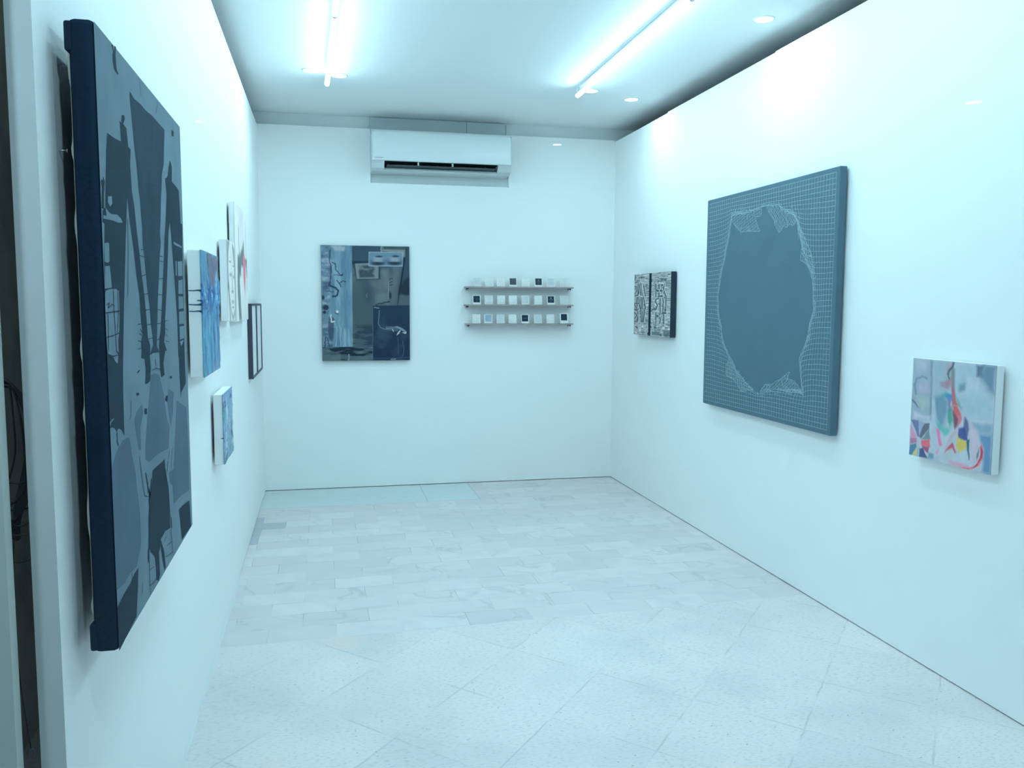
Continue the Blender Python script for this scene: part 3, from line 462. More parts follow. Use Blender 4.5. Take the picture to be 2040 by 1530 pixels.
fp = [(YF+.016, 2.452), (YF+.004, 2.453), (YF, 2.462), (YF-.004, 2.53), (YF-.002, 2.60), (YF+.006, 2.65), (YF+.022, 2.676), (YF+.05, 2.682), (YF+.05, 2.672), (YF+.016, 2.66)]
xs = [(AX0, .022), (AX0+.003, .012), (AX0+.010, .004), (AX0+.022, 0), (AX1-.022, 0), (AX1-.010, .004), (AX1-.003, .012), (AX1, .022)]
rg = [[bm.verts.new((x, y+(ins if y < YF+.03 else 0), z)) for y, z in fp] for x, ins in xs]
n = len(fp)
for a, b_ in zip(rg, rg[1:]):
    for k in range(n): bm.faces.new((a[k], a[(k+1)%n], b_[(k+1)%n], b_[k]))
bm.faces.new(rg[0]); bm.faces.new(rg[-1][::-1])
o = obj('front_panel', bm, M['ac'], ac, True)
md = o.modifiers.new('w', 'WEIGHTED_NORMAL')
bm = mb(); extrude(bm, [(YF+.078, 2.413), (YR-.022, 2.416), (YR-.022, 2.449), (YF+.02, 2.4545), (YF+.03, 2.4525), (YR-.03, 2.447), (YR-.03, 2.420), (YF+.078, 2.417)], .4575, 1.3025); obj('air_outlet', bm, M['acdark'], ac)
bm = mb()
v = [(YF+.020, 2.424), (YF+.075, 2.416), (YF+.076, 2.4195), (YF+.022, 2.428)]
extrude(bm, v, .475, 1.285); lv = obj('louver', bm, M['aclouv'], ac)
for i in range(14):
    bm = mb(); x = .49 + i*.0605
    box(bm, x, x+.0025, YF+.075, YF+.13, 2.4205, 2.4475); obj('air_vane', bm, M['aclouv'], ac)
for x in (.70, .955):
    bm = mb(); box(bm, x, x+.010, YF+.022, YF+.050, 2.4275, 2.452); obj('louver_arm', bm, M['ac2'], lv)
bm = mb(); box(bm, .372, .4515, YF+.0095, YF+.014, 2.4525-.0, 2.4545); obj('seam', bm, M['dark'], ac)
# indicator window on the left end block (sloped face)
bm = mb()
p0, p1 = Vector((0, YF+.0115, 2.450)), Vector((0, YF+.0440, 2.4065)); d = p1-p0; nn = Vector((0, -d.z, d.y)).normalized()*-1
if nn.y > 0: nn = -nn
for (xa, xb, t0, t1) in ((.380, .437, .25, .85),):
    q = [p0+d*t0, p0+d*t1]
    vs = [bm.verts.new((x, q[k].y+nn.y*h, q[k].z+nn.z*h)) for h in (-.001, .0012) for k, x in ((0, xa), (0, xb), (1, xb), (1, xa))]
    for f in ((0,1,2,3),(7,6,5,4),(0,4,5,1),(1,5,6,2),(2,6,7,3),(3,7,4,0)): bm.faces.new([vs[i] for i in f])
obj('indicator_window', bm, mat('pale_window', (.66,.70,.70), .25), ac)
# lettering on the lower left of the front panel
tx = bpy.data.curves.new('lettering', 'FONT'); tx.body = 'Panasonic'; tx.size = .0165; tx.offset = .0001; tx.extrude = .0003
to = bpy.data.objects.new('lettering', tx); C.objects.link(to); to.location = (.3845, YF-.0005, 2.4695); to.rotation_euler = (math.pi/2, 0, 0)
bpy.context.view_layer.update()
me = bpy.data.meshes.new_from_object(to.evaluated_get(bpy.context.evaluated_depsgraph_get()))
me.transform(to.matrix_world); bpy.data.objects.remove(to)
me.materials.clear(); me.materials.append(mat('badge_grey', (.05,.06,.08), .4))
lo = bpy.data.objects.new('brand_lettering', me); C.objects.link(lo); adopt(lo, ac)

bm = mb(); tube(bm, [(1.4075, YR-.006, 2.66), (1.4075, YR-.006, 2.795)], .0028, 8); obj('dark_upright', bm, M['dark'], ac)  # thin dark upright line right of the filler boards
# ------------------------------------------------------------------ paintings, left wall (faces look to +x; the viewer's left is nearer)
def canvas_left(name, label, x_face, y0, y1, z0, z1, gap, side, r=.003, group=None):
    t = thing('painting', label, 'painting', (XL, (y0+y1)/2, z0), group)
    obj(name, bevel_box(XL+gap, x_face, y0, y1, z0, z1, r), side, t)
    bm = mb(); box(bm, XL, XL+gap+.004, (y0+y1)/2-.012, (y0+y1)/2+.012, z1-.09, z1-.06); obj('hanging_hook', bm, M['metal'], t)
    return t
def canvas_right(name, label, x_face, y0, y1, z0, z1, gap, side, r=.003):
    t = thing('painting', label, 'painting', (XR, (y0+y1)/2, z0))
    obj(name, bevel_box(x_face, XR-gap, y0, y1, z0, z1, r), side, t)
    bm = mb(); box(bm, XR-gap-.004, XR, (y0+y1)/2-.012, (y0+y1)/2+.012, z1-.09, z1-.06); obj('hanging_hook', bm, M['metal'], t)
    return t
def flat_poly(bm, pts, mi):
    """pts: 3D points of one flat shape"""
    vs = [bm.verts.new(p) for p in pts]
    for tri in tessellate_polygon([[Vector(p) for p in pts]]):
        try: bm.faces.new([vs[i] for i in tri]).material_index = mi
        except ValueError: pass
def ribbon2(pts, w, wob=0, rng=None):
    """outline quads of a stroke in 2D"""
    out = []
    for (a, b), (c, d) in zip(pts, pts[1:]):
        L = math.hypot(c-a, d-b) or 1e-6; nx, ny = -(d-b)/L*w/2, (c-a)/L*w/2
        ex, ey = (c-a)/L*w*.3, (d-b)/L*w*.3
        out.append([(a-ex+nx, b-ey+ny), (c+ex+nx, d+ey+ny), (c+ex-nx, d+ey-ny), (a-ex-nx, b-ey-ny)])
    return out
# big black-sided canvas
BX, BY0, BY1, BZ0, BZ1 = DATA['big_dims']
big = canvas_left('canvas', 'huge dark slate and navy abstract painting with black sides on the left wall', BX, BY0, BY1, BZ0, BZ1, .030, M['cnv_black'], .009)
bm = mb(); eps = .00012
def bp(s, t, k): return (BX+eps*k, BY0+s*(BY1-BY0), BZ0+t*(BZ1-BZ0))
rim = .003
flat_poly(bm, [bp(a, b, 1) for a, b in ((rim,rim),(1-rim,rim),(1-rim,1-rim),(rim,1-rim))], 0)
k = 2
for tone, pts in DATA['big_poly']:
    flat_poly(bm, [bp(s, t, k*.5+1) for s, t in pts], {'L':0,'M':1,'C':2,'D':3}[tone]); k += 1 if tone in 'DC' else .02
k += 1
for w, pts in DATA['big_line']:
    w2 = w/4.37*.0011
    P3 = [(min(s, .985)*(BY1-BY0), min(t, .990)*(BZ1-BZ0)) for s, t in pts]
    for q in ribbon2([(a/3.2, b) for a, b in P3], w2*1.2):      # a flat brush, broader sideways
        bm.faces.new([bm.verts.new((BX+eps*(k*.5+1), BY0+a*3.2, BZ0+b)) for a, b in q]).material_index = 3
for f in bm.faces:
    f.normal_update()
    if f.normal.x < 0: f.normal_flip()
me = bpy.data.meshes.new('painted_face'); bm.to_mesh(me); bm.free()
for q in ('big_L','big_M','big_C','big_D'): me.materials.append(M[q])
o = bpy.data.objects.new('painted_face', me); C.objects.link(o); adopt(o, big)
# folded cloth at the back corners
for z in (BZ1-.055, BZ0+.004):
    obj('folded_corner', bevel_box(XL+.023, XL+.036, BY0-.0005, BY0+.05, z, z+.05, .004), M['cnv_black'], big)
bm = mb(); sl = []
for i in range(90):      # the raw cloth sags away from the stretcher and peeps out here and there
    zz = BZ0+.06+(BZ1-BZ0-.12)*i/89; pe = max(0., math.sin(i*.44+1.2*math.sin(i*.17))-.55)*1.6; xa = XL+.0303-.0040*pe
    sl.append([bm.verts.new(q) for q in ((xa, BY0+.002, zz), (XL+.0306, BY0+.002, zz), (XL+.0306, BY0+.02, zz), (xa, BY0+.02, zz))])
for a, b_ in zip(sl, sl[1:]):
    for k in range(4): bm.faces.new((a[k], a[(k+1)%4], b_[(k+1)%4], b_[k]))
bm.faces.new(sl[0]); bm.faces.new(sl[-1][::-1]); obj('raw_canvas_edge', bm, M['cnv_raw'], big)
t = thing('screw', 'small steel screw sticking out of the left wall behind the huge dark painting', 'screw', (XL, 1.655, 1.683))
bm = mb(); tube(bm, [(XL-.01, 1.655, 1.683), (XL+.012, 1.655, 1.683)], .0016, 8); obj('shank', bm, M['metal'], t)
bm = mb(); tube(bm, [(XL+.012, 1.655, 1.683), (XL+.0145, 1.655, 1.683)], .0032, 10); obj('head', bm, M['metal'], t)

def C_(r, g, b): return alb((r, g, b))
# blue impasto painting with drips
X1, Y0, Y1, Z0, Z1 = -.390, 2.9866, 3.440, 1.1695, 1.5927
blue = canvas_left('canvas', 'thick blue oil painting with white sides and blue drips, beside the huge dark painting', X1, Y0, Y1, Z0, Z1, .012, M['cnv_white'], .004)
p = Paint(Y1-Y0, Z1-Z0, 170, 260, C_(60,150,195), 11)
n1 = p.noise(14, 3, 5); n2 = p.noise(5, 4, 5); n3 = p.noise(22, 22, 4); n4 = p.noise(30, 5, 3)
p.blend(np.clip((n1-.45)*5, 0, 1), C_(40,110,165)); p.blend(np.clip((n4-.58)*6, 0, 1)*.7, C_(120,190,215))
mid = np.exp(-((p.V-.36)/.13)**2)
p.blend(np.clip(mid*1.3*(n2*1.3), 0, 1), C_(22,92,172)); p.blend(mid*np.clip((n3-.55)*9, 0, 1)*.9, C_(95,185,230)); p.blend(mid*np.clip((.42-n3)*9, 0, 1), C_(18,40,110))
p.poly([(.30,0),(1,0),(1,.19),(.80,.20),(.72,.27),(.45,.30),(.42,.18),(.32,.10)], C_(82,96,130), .03, 1, .1)
p.poly([(.0,0),(.28,0),(.33,.2),(.2,.3),(0,.28)], C_(55,120,160), .04, .6, .1)
p.stroke([(.33,.02),(.38,.20),(.36,.3)], C_(25,60,90), .03, .8)
p.stroke([(.88,.16),(.8,.25),(.78,.36)], C_(110,200,235), .06, .8)
p.stroke([(.62,.62),(.66,.78),(.62,.95)], C_(25,60,150), .07, 1.); p.stroke([(.75,.6),(.78,.75)], C_(120,165,220), .05, 1.)
p.poly([(.72,.78),(1,.76),(1,1),(.6,1)], C_(78,132,180), .05, .7, .1)
p.z = .0012 + .0045*np.clip(n3-.4, 0, 1)*(1+2*mid) + .003*np.clip(n1-.4, 0, 1) + .005*mid*n2
p.U = p.U + np.where(p.U < .02, -1, np.where(p.U > .98, 1, 0))*(.004+.020*np.clip(p.noise(3, 26, 3)-.42, 0, 1)*(1+mid))
p.build('painted_face', (X1, Y0, Z1), (0, 1, 0), (1, 0, 0), M['impasto'], blue)
for zz, x1 in ((1.4583, XL+.014), (1.4256, -.405), (1.4118, XL+.014), (1.3900, XL+.014)):
    bm = mb(); zj = [(.0, .0045), (.006, .003), (.02, .0019), (.04, .0016), (.06, .0018)]
    Lx = X1-x1; tube(bm, [(X1-Lx*f, Y0-.0004, zz+.001*math.sin(f*7+zz*90)) for f in (-.03, .1, .3, .6, 1)], [.006, .0038, .0022, .0017, .0016], 8)
    obj('paint_drip', bm, M['drip'], blue)
# narrow grey portrait
X1, Y0, Y1, Z0, Z1 = -.403, 3.9186, 4.24, 1.3365, 1.6940
por = canvas_left('canvas', 'pale grey portrait painting with a faint face, right of the thick blue painting with drips', X1, Y0, Y1, Z0, Z1, .010, M['cnv_white'], .004)
p = Paint(Y1-Y0, Z1-Z0, 120, 200, C_(196,226,234), 21); n = p.noise(4, 4, 5); p.blend(np.clip((n-.5)*3, 0, 1)*.5, C_(160,200,212))
G, DK = C_(110,146,158), C_(62,92,104)
p.poly([(0,0),(.32,0),(.16,.12),(.10,.35),(.20,.62),(.0,.6)], G, .04, .9, .05); p.poly([(.75,.03),(1,.08),(1,.5),(.93,.36),(.88,.15)], G, .03, .9, .05)
p.stroke([(.75,.04),(.95,.3),(.98,.62),(.92,.97)], DK, .06, 1.); p.stroke([(.08,.55),(.18,.8),(.22,1)], DK, .08, 1.); p.stroke([(.32,.02),(.15,.14),(.06,.4)], DK, .03, 1)
p.ell(.36,.26,.12,.012, G, .7); p.ell(.80,.30,.08,.012, G, .7); p.ell(.40,.42,.13,.02, DK, .8, .7); p.ell(.80,.44,.08,.02, DK, .8, .7)
p.stroke([(.58,.40),(.60,.56),(.66,.63)], G, .05, 1.); p.ell(.62,.63,.12,.016, G, .8); p.ell(.63,.76,.15,.02, DK, .8, .6); p.ell(.64,.83,.12,.012, G, .6)
p.stroke([(.2,.7),(.4,.9),(.62,.97),(.85,.9)], G, .07, 1., .8); p.z[:] = .0006
p.build('painted_face', (X1, Y0, Z1), (0, 1, 0), (1, 0, 0), M['paint'], por)
# white canvas with a red heart shape
X1, Y0, Y1, Z0, Z1 = -.4098, 4.3621, 5.010, 1.3255, 1.9090
hea = canvas_left('canvas', 'tall white canvas with grey smears and a pinkish red mark, topmost on the left wall', X1, Y0, Y1, Z0, Z1, .008, M['cnv_white'], .006)
p = Paint(Y1-Y0, Z1-Z0, 160, 220, C_(190,226,236), 31); n = p.noise(6, 3, 5)
p.blend(np.clip(p.U*1.2-.2, 0, 1)*np.clip((n-.35)*2, 0, 1)*.6, C_(160,200,212))
p.poly([(.10,0),(.72,.0),(.62,.18),(.40,.24),(.3,.1)], C_(172,208,220), .06, .7, .1)
B1 = C_(58,88,98)
p.poly([(.18,.43),(.40,.42),(.55,.37),(.66,.30),(.74,.40),(.70,.46),(.95,.45),(1,.44),(1,.60),(.93,.60),(.84,.50),(.5,.50),(.34,.60),(.22,.62),(.16,.52)], B1, .02, .85, .12)
p.poly([(.18,.45),(.34,.52),(.30,.7),(.40,1),(.18,1),(.10,.7)], C_(70,102,112), .03, .85, .06)
p.stroke([(.3,.2),(.28,.32),(.36,.44)], C_(100,134,146), .05, 1., .7); p.stroke([(.9,.1),(.95,.4),(.97,.7)], C_(140,176,188), .04, 1., .6)
p.poly([(.62,.42),(.78,.40),(.84,.48),(.82,.62),(.72,.78),(.62,.58)], C_(212,120,150), .02, 1, .04)
p.z[:] = .0006
p.build('painted_face', (X1, Y0, Z1), (0, 1, 0), (1, 0, 0), M['paint'], hea)
# dark frame with white panels
X1, Y0, Y1, Z0, Z1 = -.4161, 5.3554, 6.175, .9575, 1.4125
fr = thing('framed_artwork', 'dark shallow picture frame divided into white panels, on the left wall near the back corner', 'picture frame', (XL, (Y0+Y1)/2, Z0))
def ybar(a, b_, z0, z1, x0=XL, x1=X1): bm = mb(); box(bm, x0, x1, a, b_, z0, z1); return bm
obj('frame_side', ybar(Y0, Y0+.014, Z0, Z1), M['frame'], fr); obj('frame_side', ybar(Y1-.014, Y1, Z0, Z1), M['frame'], fr)
obj('frame_rail', ybar(Y0+.014, Y1-.014, Z1-.013, Z1), M['frame'], fr); obj('frame_rail', ybar(Y0+.014, Y1-.014, Z0, Z0+.013), M['frame'], fr)
obj('white_panel', ybar(Y0+.014, Y1-.014, Z0+.013, Z1-.013, XL+.004, X1-.006), mat('white_sheet', (.82,.83,.85), .4), fr)
obj('divider', ybar(Y0+.365, Y0+.43, Z0+.013, Z1-.013, X1-.006, X1-.001), M['frame'], fr)
# small blue painting
X1, Y0, Y1, Z0, Z1 = -.3983, 3.5663, 3.912, .768, 1.0515
sb = canvas_left('canvas', 'small pale blue thickly painted canvas with white sides, lowest on the left wall', X1, Y0, Y1, Z0, Z1, .010, M['cnv_white'], .003)
p = Paint(Y1-Y0, Z1-Z0, 150, 210, C_(98,162,198), 41); n1 = p.noise(10, 3, 5); n3 = p.noise(18, 18, 4); n2 = p.noise(4, 5, 4)
p.blend(np.clip((n1-.45)*4, 0, 1)*.8, C_(70,125,170)); p.blend(np.clip((n1-.62)*8, 0, 1), C_(150,200,225))
p.blend(np.clip(.20-p.V, 0, .2)*5*.9, C_(92,148,202)); p.blend(np.clip((p.V-.8), 0, .2)*5*.7, C_(75,140,165))
for a in ((.12,.13,.12,.025),(.80,.12,.10,.03),(.15,.19,.14,.02)): p.ell(*a, C_(25,70,150), .5, .9)
p.poly([(0,.22),(.3,.24),(.2,.3),(.12,.42),(0,.42)], C_(35,150,170), .03, .9, .1); p.stroke([(.85,.58),(.8,.66),(.88,.72)], C_(20,60,110), .10, .8)
p.ell(.3,.7,.08,.02, C_(40,90,140), .6); p.ell(.2,.82,.05,.015, C_(40,90,140), .6); p.stroke([(.05,.98),(.3,.93)], C_(40,90,110), .05, .8)
p.z = .001 + .006*np.clip(n3-.4, 0, 1) + .003*np.clip(n1-.4, 0, 1)
p.U = p.U + np.where(p.U < .02, -1, np.where(p.U > .98, 1, 0))*(.004+.035*np.clip(p.noise(3, 26, 3)-.42, 0, 1))
p.build('painted_face', (X1, Y0, Z1), (0, 1, 0), (1, 0, 0), M['impasto'], sb)
bm = mb(); tube(bm, [(X1-.010, Y0-.0004, .8741), (X1-.004, Y0-.0006, .8743), (X1+.001, Y0-.0004, .8741)], [.0014, .0018, .0026], 8); obj('paint_drip', bm, M['drip'], sb)

# ------------------------------------------------------------------ back wall: blue collage painting
X0, X1, Z0, Z1 = -.008, .648, .9845, 1.8470
col = thing('painting', 'dark blue collage painting with a wing skeleton and two ships, alone on the back wall', 'painting', (.32, YB, Z0))
obj('canvas', bevel_box(X0, X1, YB-.030, YB-.003, Z0, Z1, .002), mat('grey_edge', alb((60,90,110)), .8), col)
bm = mb(); box(bm, .30, .34, YB-.008, YB-.0012, Z1-.09, Z1-.06); obj('hanging_hook', bm, M['metal'], col)
p = Paint(X1-X0, Z1-Z0, 300, 400, C_(56,86,104), 51)
p.wig = .005
def c2(X, Y): return ((X-196-(Y-190)*.02)/900., (Y-190-(X-196)*.03*(1-(Y-190)/1170.))/1165.)
def PL(*a): return [c2(*q) for q in a]
nA = p.noise(6, 6, 5); nB = p.noise(30, 6, 4); nC = p.noise(8, 30, 5)
p.blend(np.clip((nA-.45)*4, 0, 1)*.6, C_(72,100,112)); p.blend(np.clip((nA-.6)*5, 0, 1)*.5, C_(90,120,130))
p.poly(PL((500,190),(810,195),(810,265),(680,265),(680,365),(510,350)), C_(46,78,98), .01, .9)
p.poly(PL((510,350),(680,355),(680,375),(515,385)), C_(30,55,75), .006)
p.poly(PL((800,440),(890,440),(890,640),(830,590)), C_(96,128,138), .03, .7, .05); p.poly(PL((700,560),(1000,420),(1000,780),(740,800)), C_(84,110,120), .05, .5, .1)
p.poly(PL((525,560),(700,580),(720,1000),(525,1000)), C_(64,92,104), .04, .6, .1)
p.poly(PL((785,680),(885,690),(890,790),(760,770)), C_(92,124,136), .02, .6, .08); p.stroke(PL((760,790),(850,770),(900,762)), C_(30,50,64), .012)
for yy in (540,575,600): p.stroke(PL((895,yy),(925,yy-10)), C_(34,54,66), .008)
p.stroke(PL((885,560),(885,740)), C_(120,150,160), .005); p.ell(*c2(905,700), .016, .03, C_(34,56,72), .4)
p.stroke(PL((670,680),(660,700),(670,720)), C_(110,140,150), .006); p.blend(.6*np.exp(-((p.U-.53)**2/.004+(p.V-.42)**2/.006)), C_(44,72,90))
# right dark border
p.poly(PL((1040,190),(1110,190),(1110,800),(985,800),(1040,330)), C_(48,76,96), .004)
p.stroke(PL((1062,240),(985,800)), C_(26,44,60), .018); p.poly(PL((1010,560),(1110,520),(1110,700),(1000,690)), C_(26,44,58), .02, .8, .1); p.poly(PL((1000,700),(1110,700),(1110,800),(985,800)), C_(70,98,112), .01, .8)
p.poly(PL((820,205),(1060,215),(1055,320),(1030,320),(1020,275),(820,262)), C_(108,142,152), .01, .9, .02); p.poly(PL((830,200),(1065,208),(1060,245),(830,235)), C_(50,76,86), .01, .9, .02); p.stroke(PL((808,195),(808,265)), C_(150,185,196), .006)
# photographs
p.poly(PL((520,380),(800,375),(800,535),(560,545)), C_(40,66,82), .006); p.poly(PL((540,378),(782,372),(782,530),(562,532)), C_(100,130,142), .004)
p.blend(p.pmask(PL((570,400),(740,395),(740,515),(590,520)), .01)*np.clip((nC-.4)*5, 0, 1), C_(52,78,92))
p.poly(PL((680,262),(1032,272),(1030,412),(680,405)), C_(136,176,194), .003); p.poly(PL((684,268),(1026,276),(1026,406),(684,400)), C_(86,132,158), .003)
for cx, cy in ((775,352),(945,352)):
    p.ell(*c2(cx, cy+10), .085, .030, C_(56,88,110), .35); p.ell(*c2(cx, cy-10), .060, .030, C_(112,150,170), .4); p.ell(*c2(cx+10, cy-42), .042, .008, C_(40,64,84), .4); p.ell(*c2(cx, cy+28), .07, .014, C_(38,60,78), .4)
# pale blue board on the left
p.poly(PL((196,190),(508,197),(524,1212),(222,1218)), C_(88,138,164), .002)
mk = p.pmask(PL((196,190),(508,197),(524,1212),(222,1218)), .002)
p.blend(mk*np.clip((nB-.5)*5, 0, 1)*.7, C_(112,164,188)); p.blend(mk*np.clip((.46-nB)*6, 0, 1)*.7, C_(70,118,150))
mk2 = p.pmask(PL((196,190),(310,195),(300,560),(280,900),(345,940),(320,1215),(222,1218)), .01, .03)
p.blend(mk2*.75, C_(82,124,148)); p.blend(mk2*np.clip((nC-.52)*7, 0, 1)*.7, C_(52,84,108)); p.blend(mk2*np.clip((.42-nC)*7, 0, 1)*.6, C_(140,185,205))
p.poly(PL((290,200),(440,205),(440,245),(340,245)), C_(140,176,192), .01, .8, .03)
DB = C_(34,56,82)
p.stroke(PL((290,240),(285,340),(300,430),(290,560),(280,600)), DB, .014, .6, .8); p.stroke(PL((310,365),(345,380),(350,440),(400,500),(420,480)), DB, .009); p.stroke(PL((330,490),(420,495)), DB, .007)
p.stroke(PL((360,545),(385,570),(400,610)), DB, .009); p.stroke(PL((380,575),(420,548),(448,560)), DB, .008); p.stroke(PL((300,600),(350,620),(375,650),(360,695),(320,705)), DB, .020, .6); p.stroke(PL((250,650),(330,655)), DB, .007)
p.ell(*c2(248,815), .034, .022, DB, .2); p.ell(*c2(235,862), .02, .014, DB, .2); p.ell(*c2(222,715), .014, .02, DB, .4)
p.poly(PL((285,900),(330,930),(345,1000),(320,1180),(280,1130),(275,1000)), C_(52,80,104), .01, .9, .04); p.stroke(PL((300,890),(305,960),(335,955)), C_(176,214,226), .012, .6); p.ell(*c2(365,860), .014, .014, C_(176,214,226), .4); p.stroke(PL((345,870),(375,880)), DB, .008)
p.stroke(PL((250,1110),(240,1210)), DB, .010); p.stroke(PL((265,1120),(285,1210)), DB, .008)
for q in range(9): p.stroke(PL((340+q*20, 1000+q*6),(330+q*23, 1205)), C_(130,182,206) if q % 2 else C_(74,122,152), .008, 1., .7)
# bottom strips
mk = p.pmask(PL((222,1215),(730,1218),(733,1366),(222,1366)), .002); p.blend(mk, C_(62,94,110)); nD = p.noise(7, 40, 4)
p.blend(mk*np.clip((nD-.5)*7, 0, 1), C_(26,46,62)); p.blend(mk*np.clip((.42-nD)*7, 0, 1)*.6, C_(100,136,148))
p.poly(PL((225,1300),(405,1290),(405,1366),(225,1366)), C_(76,108,120), .004, .8); p.stroke(PL((487,1290),(487,1366)), C_(150,190,200), .006); p.poly(PL((490,1310),(733,1310),(733,1366),(490,1366)), C_(66,102,120), .005, .7)
mk = p.pmask(PL((525,1000),(735,995),(735,1215),(525,1215)), .02); p.blend(mk*np.clip((nD-.45)*7, 0, 1)*.85, C_(38,62,78))
# dark blackboard with the skeleton
p.poly(PL((725,800),(1110,803),(1110,1370),(732,1366)), C_(31,57,80), .002)
mk = p.pmask(PL((725,800),(1110,803),(1110,1370),(732,1366)), .002); p.blend(mk*np.clip((p.V-.62)*2.4, 0, 1)*.7, C_(24,46,76)); p.blend(mk*np.clip((nA-.55)*5, 0, 1)*.35, C_(64,94,120))
BO = C_(104,146,170); p.wig = .0015
p.stroke(PL((795,850),(790,920),(785,985),(805,1020),(850,1040),(900,1030),(960,1020),(1000,1020)), BO, .007, .6, .75)
for q in range(13):
    xx = 865+q*10; p.stroke(PL((xx, 1012+2*math.sin(q)),(xx+2, 1046+q*1.3)), BO, .004, .5, .8)
p.poly(PL((965,1010),(1020,1022),(1060,1048),(1082,1072),(1055,1068),(1010,1045),(970,1024)), BO, .003, .8); p.poly(PL((1020,1050),(1000,1085),(975,1105),(985,1080),(1005,1055)), C_(170,205,215), .003, .9); p.poly(PL((1030,1075),(1080,1070),(1070,1090)), C_(170,205,215), .003, .8)
p.stroke(PL((930,1040),(945,1065)), C_(170,205,215), .006); p.stroke(PL((990,1120),(995,1300)), C_(60,92,118), .005); p.stroke(PL((1040,1160),(1055,1250),(1040,1320)), C_(70,104,128), .006); p.stroke(PL((740,820),(790,826)), C_(120,150,168), .008)
p.stroke(PL((730,1335),(1105,1330)), C_(50,84,110), .008, .8, .8); p.stroke(PL((920,1345),(970,1342)), C_(150,190,205), .006); p.stroke(PL((726,820),(732,1366)), C_(80,110,124), .004)
p.z[:] = .0004
p.build('painted_face', (X0+.001, YB-.030, Z1-.001), (1, 0, 0), (0, -1, 0), M['matte'], col)

# ------------------------------------------------------------------ picture ledges with little cards
LZ = [(1.5500, .0115), (1.4120, .0115), (1.2650, .0115)]
NM = ['upper', 'middle', 'lower']
SY0, SY1 = YB-.095, YB
LW = [(1.072, 1.933), (1.072, 1.934), (1.079, 1.935)]
for i, ((zt, th), (a, b_)) in enumerate(zip(LZ, LW)):
    t = thing('picture_ledge', 'long thin wooden picture ledge on the back wall, the %s of three' % ('topmost', 'middle one', 'lowest')[i], 'shelf', ((a+b_)/2, YB, zt-.02), 'picture ledges on the back wall')
    obj('board', bevel_box(a, b_, SY0, SY1, zt-th, zt, .0008, 1), M['wood'], t)
    for xx in (a+.021, b_-.019):
        bm = mb(); box(bm, xx-.003, xx+.003, YB-.07, YB, zt-th-.004, zt-th); box(bm, xx-.003, xx+.003, YB-.004, YB, zt-th-.014, zt-th)
        tube(bm, [(xx, YB-.072, zt-th-.006), (xx, YB-.060, zt-th-.006)], .0055, 12)
        obj('bracket', bm, M['dark'], t)
DARKC, DARK2, PALE = C_(28,52,72), C_(34,58,74), C_(170,216,230)
def print_tex(kind, seed):
    p = Paint(.051, .051, 34, 34, PALE, seed)
    if kind == 'dark' or kind == 'seal' or kind == 'grid' or kind == 'word':
        p.c[:] = DARKC; n = p.noise(6, 6, 3); p.blend(np.clip((n-.5)*3, 0, 1)*.3, C_(44,72,90))
        if kind == 'seal':
            p.ell(.5, .28, .10, .08, C_(120,158,170), .6); [p.stroke([(.2, v), (.8, v)], C_(74,106,122), .05, 1.) for v in (.48, .56)]; p.stroke([(.38,.76),(.62,.76)], C_(96,128,142), .05, 1.)
        if kind == 'grid':
            p.stroke([(.5,.0),(.5,1)], C_(66,98,112), .04, 1.); p.stroke([(.35,.4),(.9,.4)], C_(60,90,104), .05, 1.); p.stroke([(.35,.6),(.9,.6)], C_(54,84,98), .05, 1.)
        if kind == 'word': p.stroke([(.25,.52),(.78,.50)], C_(88,120,136), .06, 1.)
        if kind == 'dark': p.stroke([(.3,.45),(.7,.42)], C_(48,76,94), .06, 1.)
    elif kind == 'blue':
        p.c[:] = C_(110,160,196); p.blend(np.clip(p.U-.3, 0, 1)*.4, C_(130,180,208))
    else:
        p.c[:] = C_(178,224,236) if seed % 3 else C_(162,210,226)
        p.stroke([(.05,.06),(.85,.06)], C_(140,182,198), .03, 1., .7)
        if seed % 2: p.stroke([(.2,.56),(.85,.56)], C_(140,180,196), .03, 1., .8)
        if seed % 5 == 0: p.stroke([(.2,.4),(.85,.4)], C_(150,190,206), .03, 1., .8); p.stroke([(.1,.9),(.9,.9)], C_(130,176,196), .03, 1., .8)
    return p
kinds = [['pale']*3+['dark', 'pale', 'seal', 'pale', 'pale'], ['grid']+['pale']*5+['seal', 'pale'], ['pale', 'blue', 'pale', 'pale', 'word', 'pale', 'pale', 'dark']]
ORD = ['first', 'second', 'third', 'fourth', 'fifth', 'sixth', 'seventh', 'last']
LAB = {'dark': 'white card with a plain dark square', 'seal': 'white card with pale emblem on a dark square', 'grid': 'white card with dark square crossed by faint lines', 'word': 'white card with one faint line on a dark square', 'blue': 'white card with a flat mid blue square', 'pale': 'pale card in a clear sleeve'}
tilt = math.radians(9)
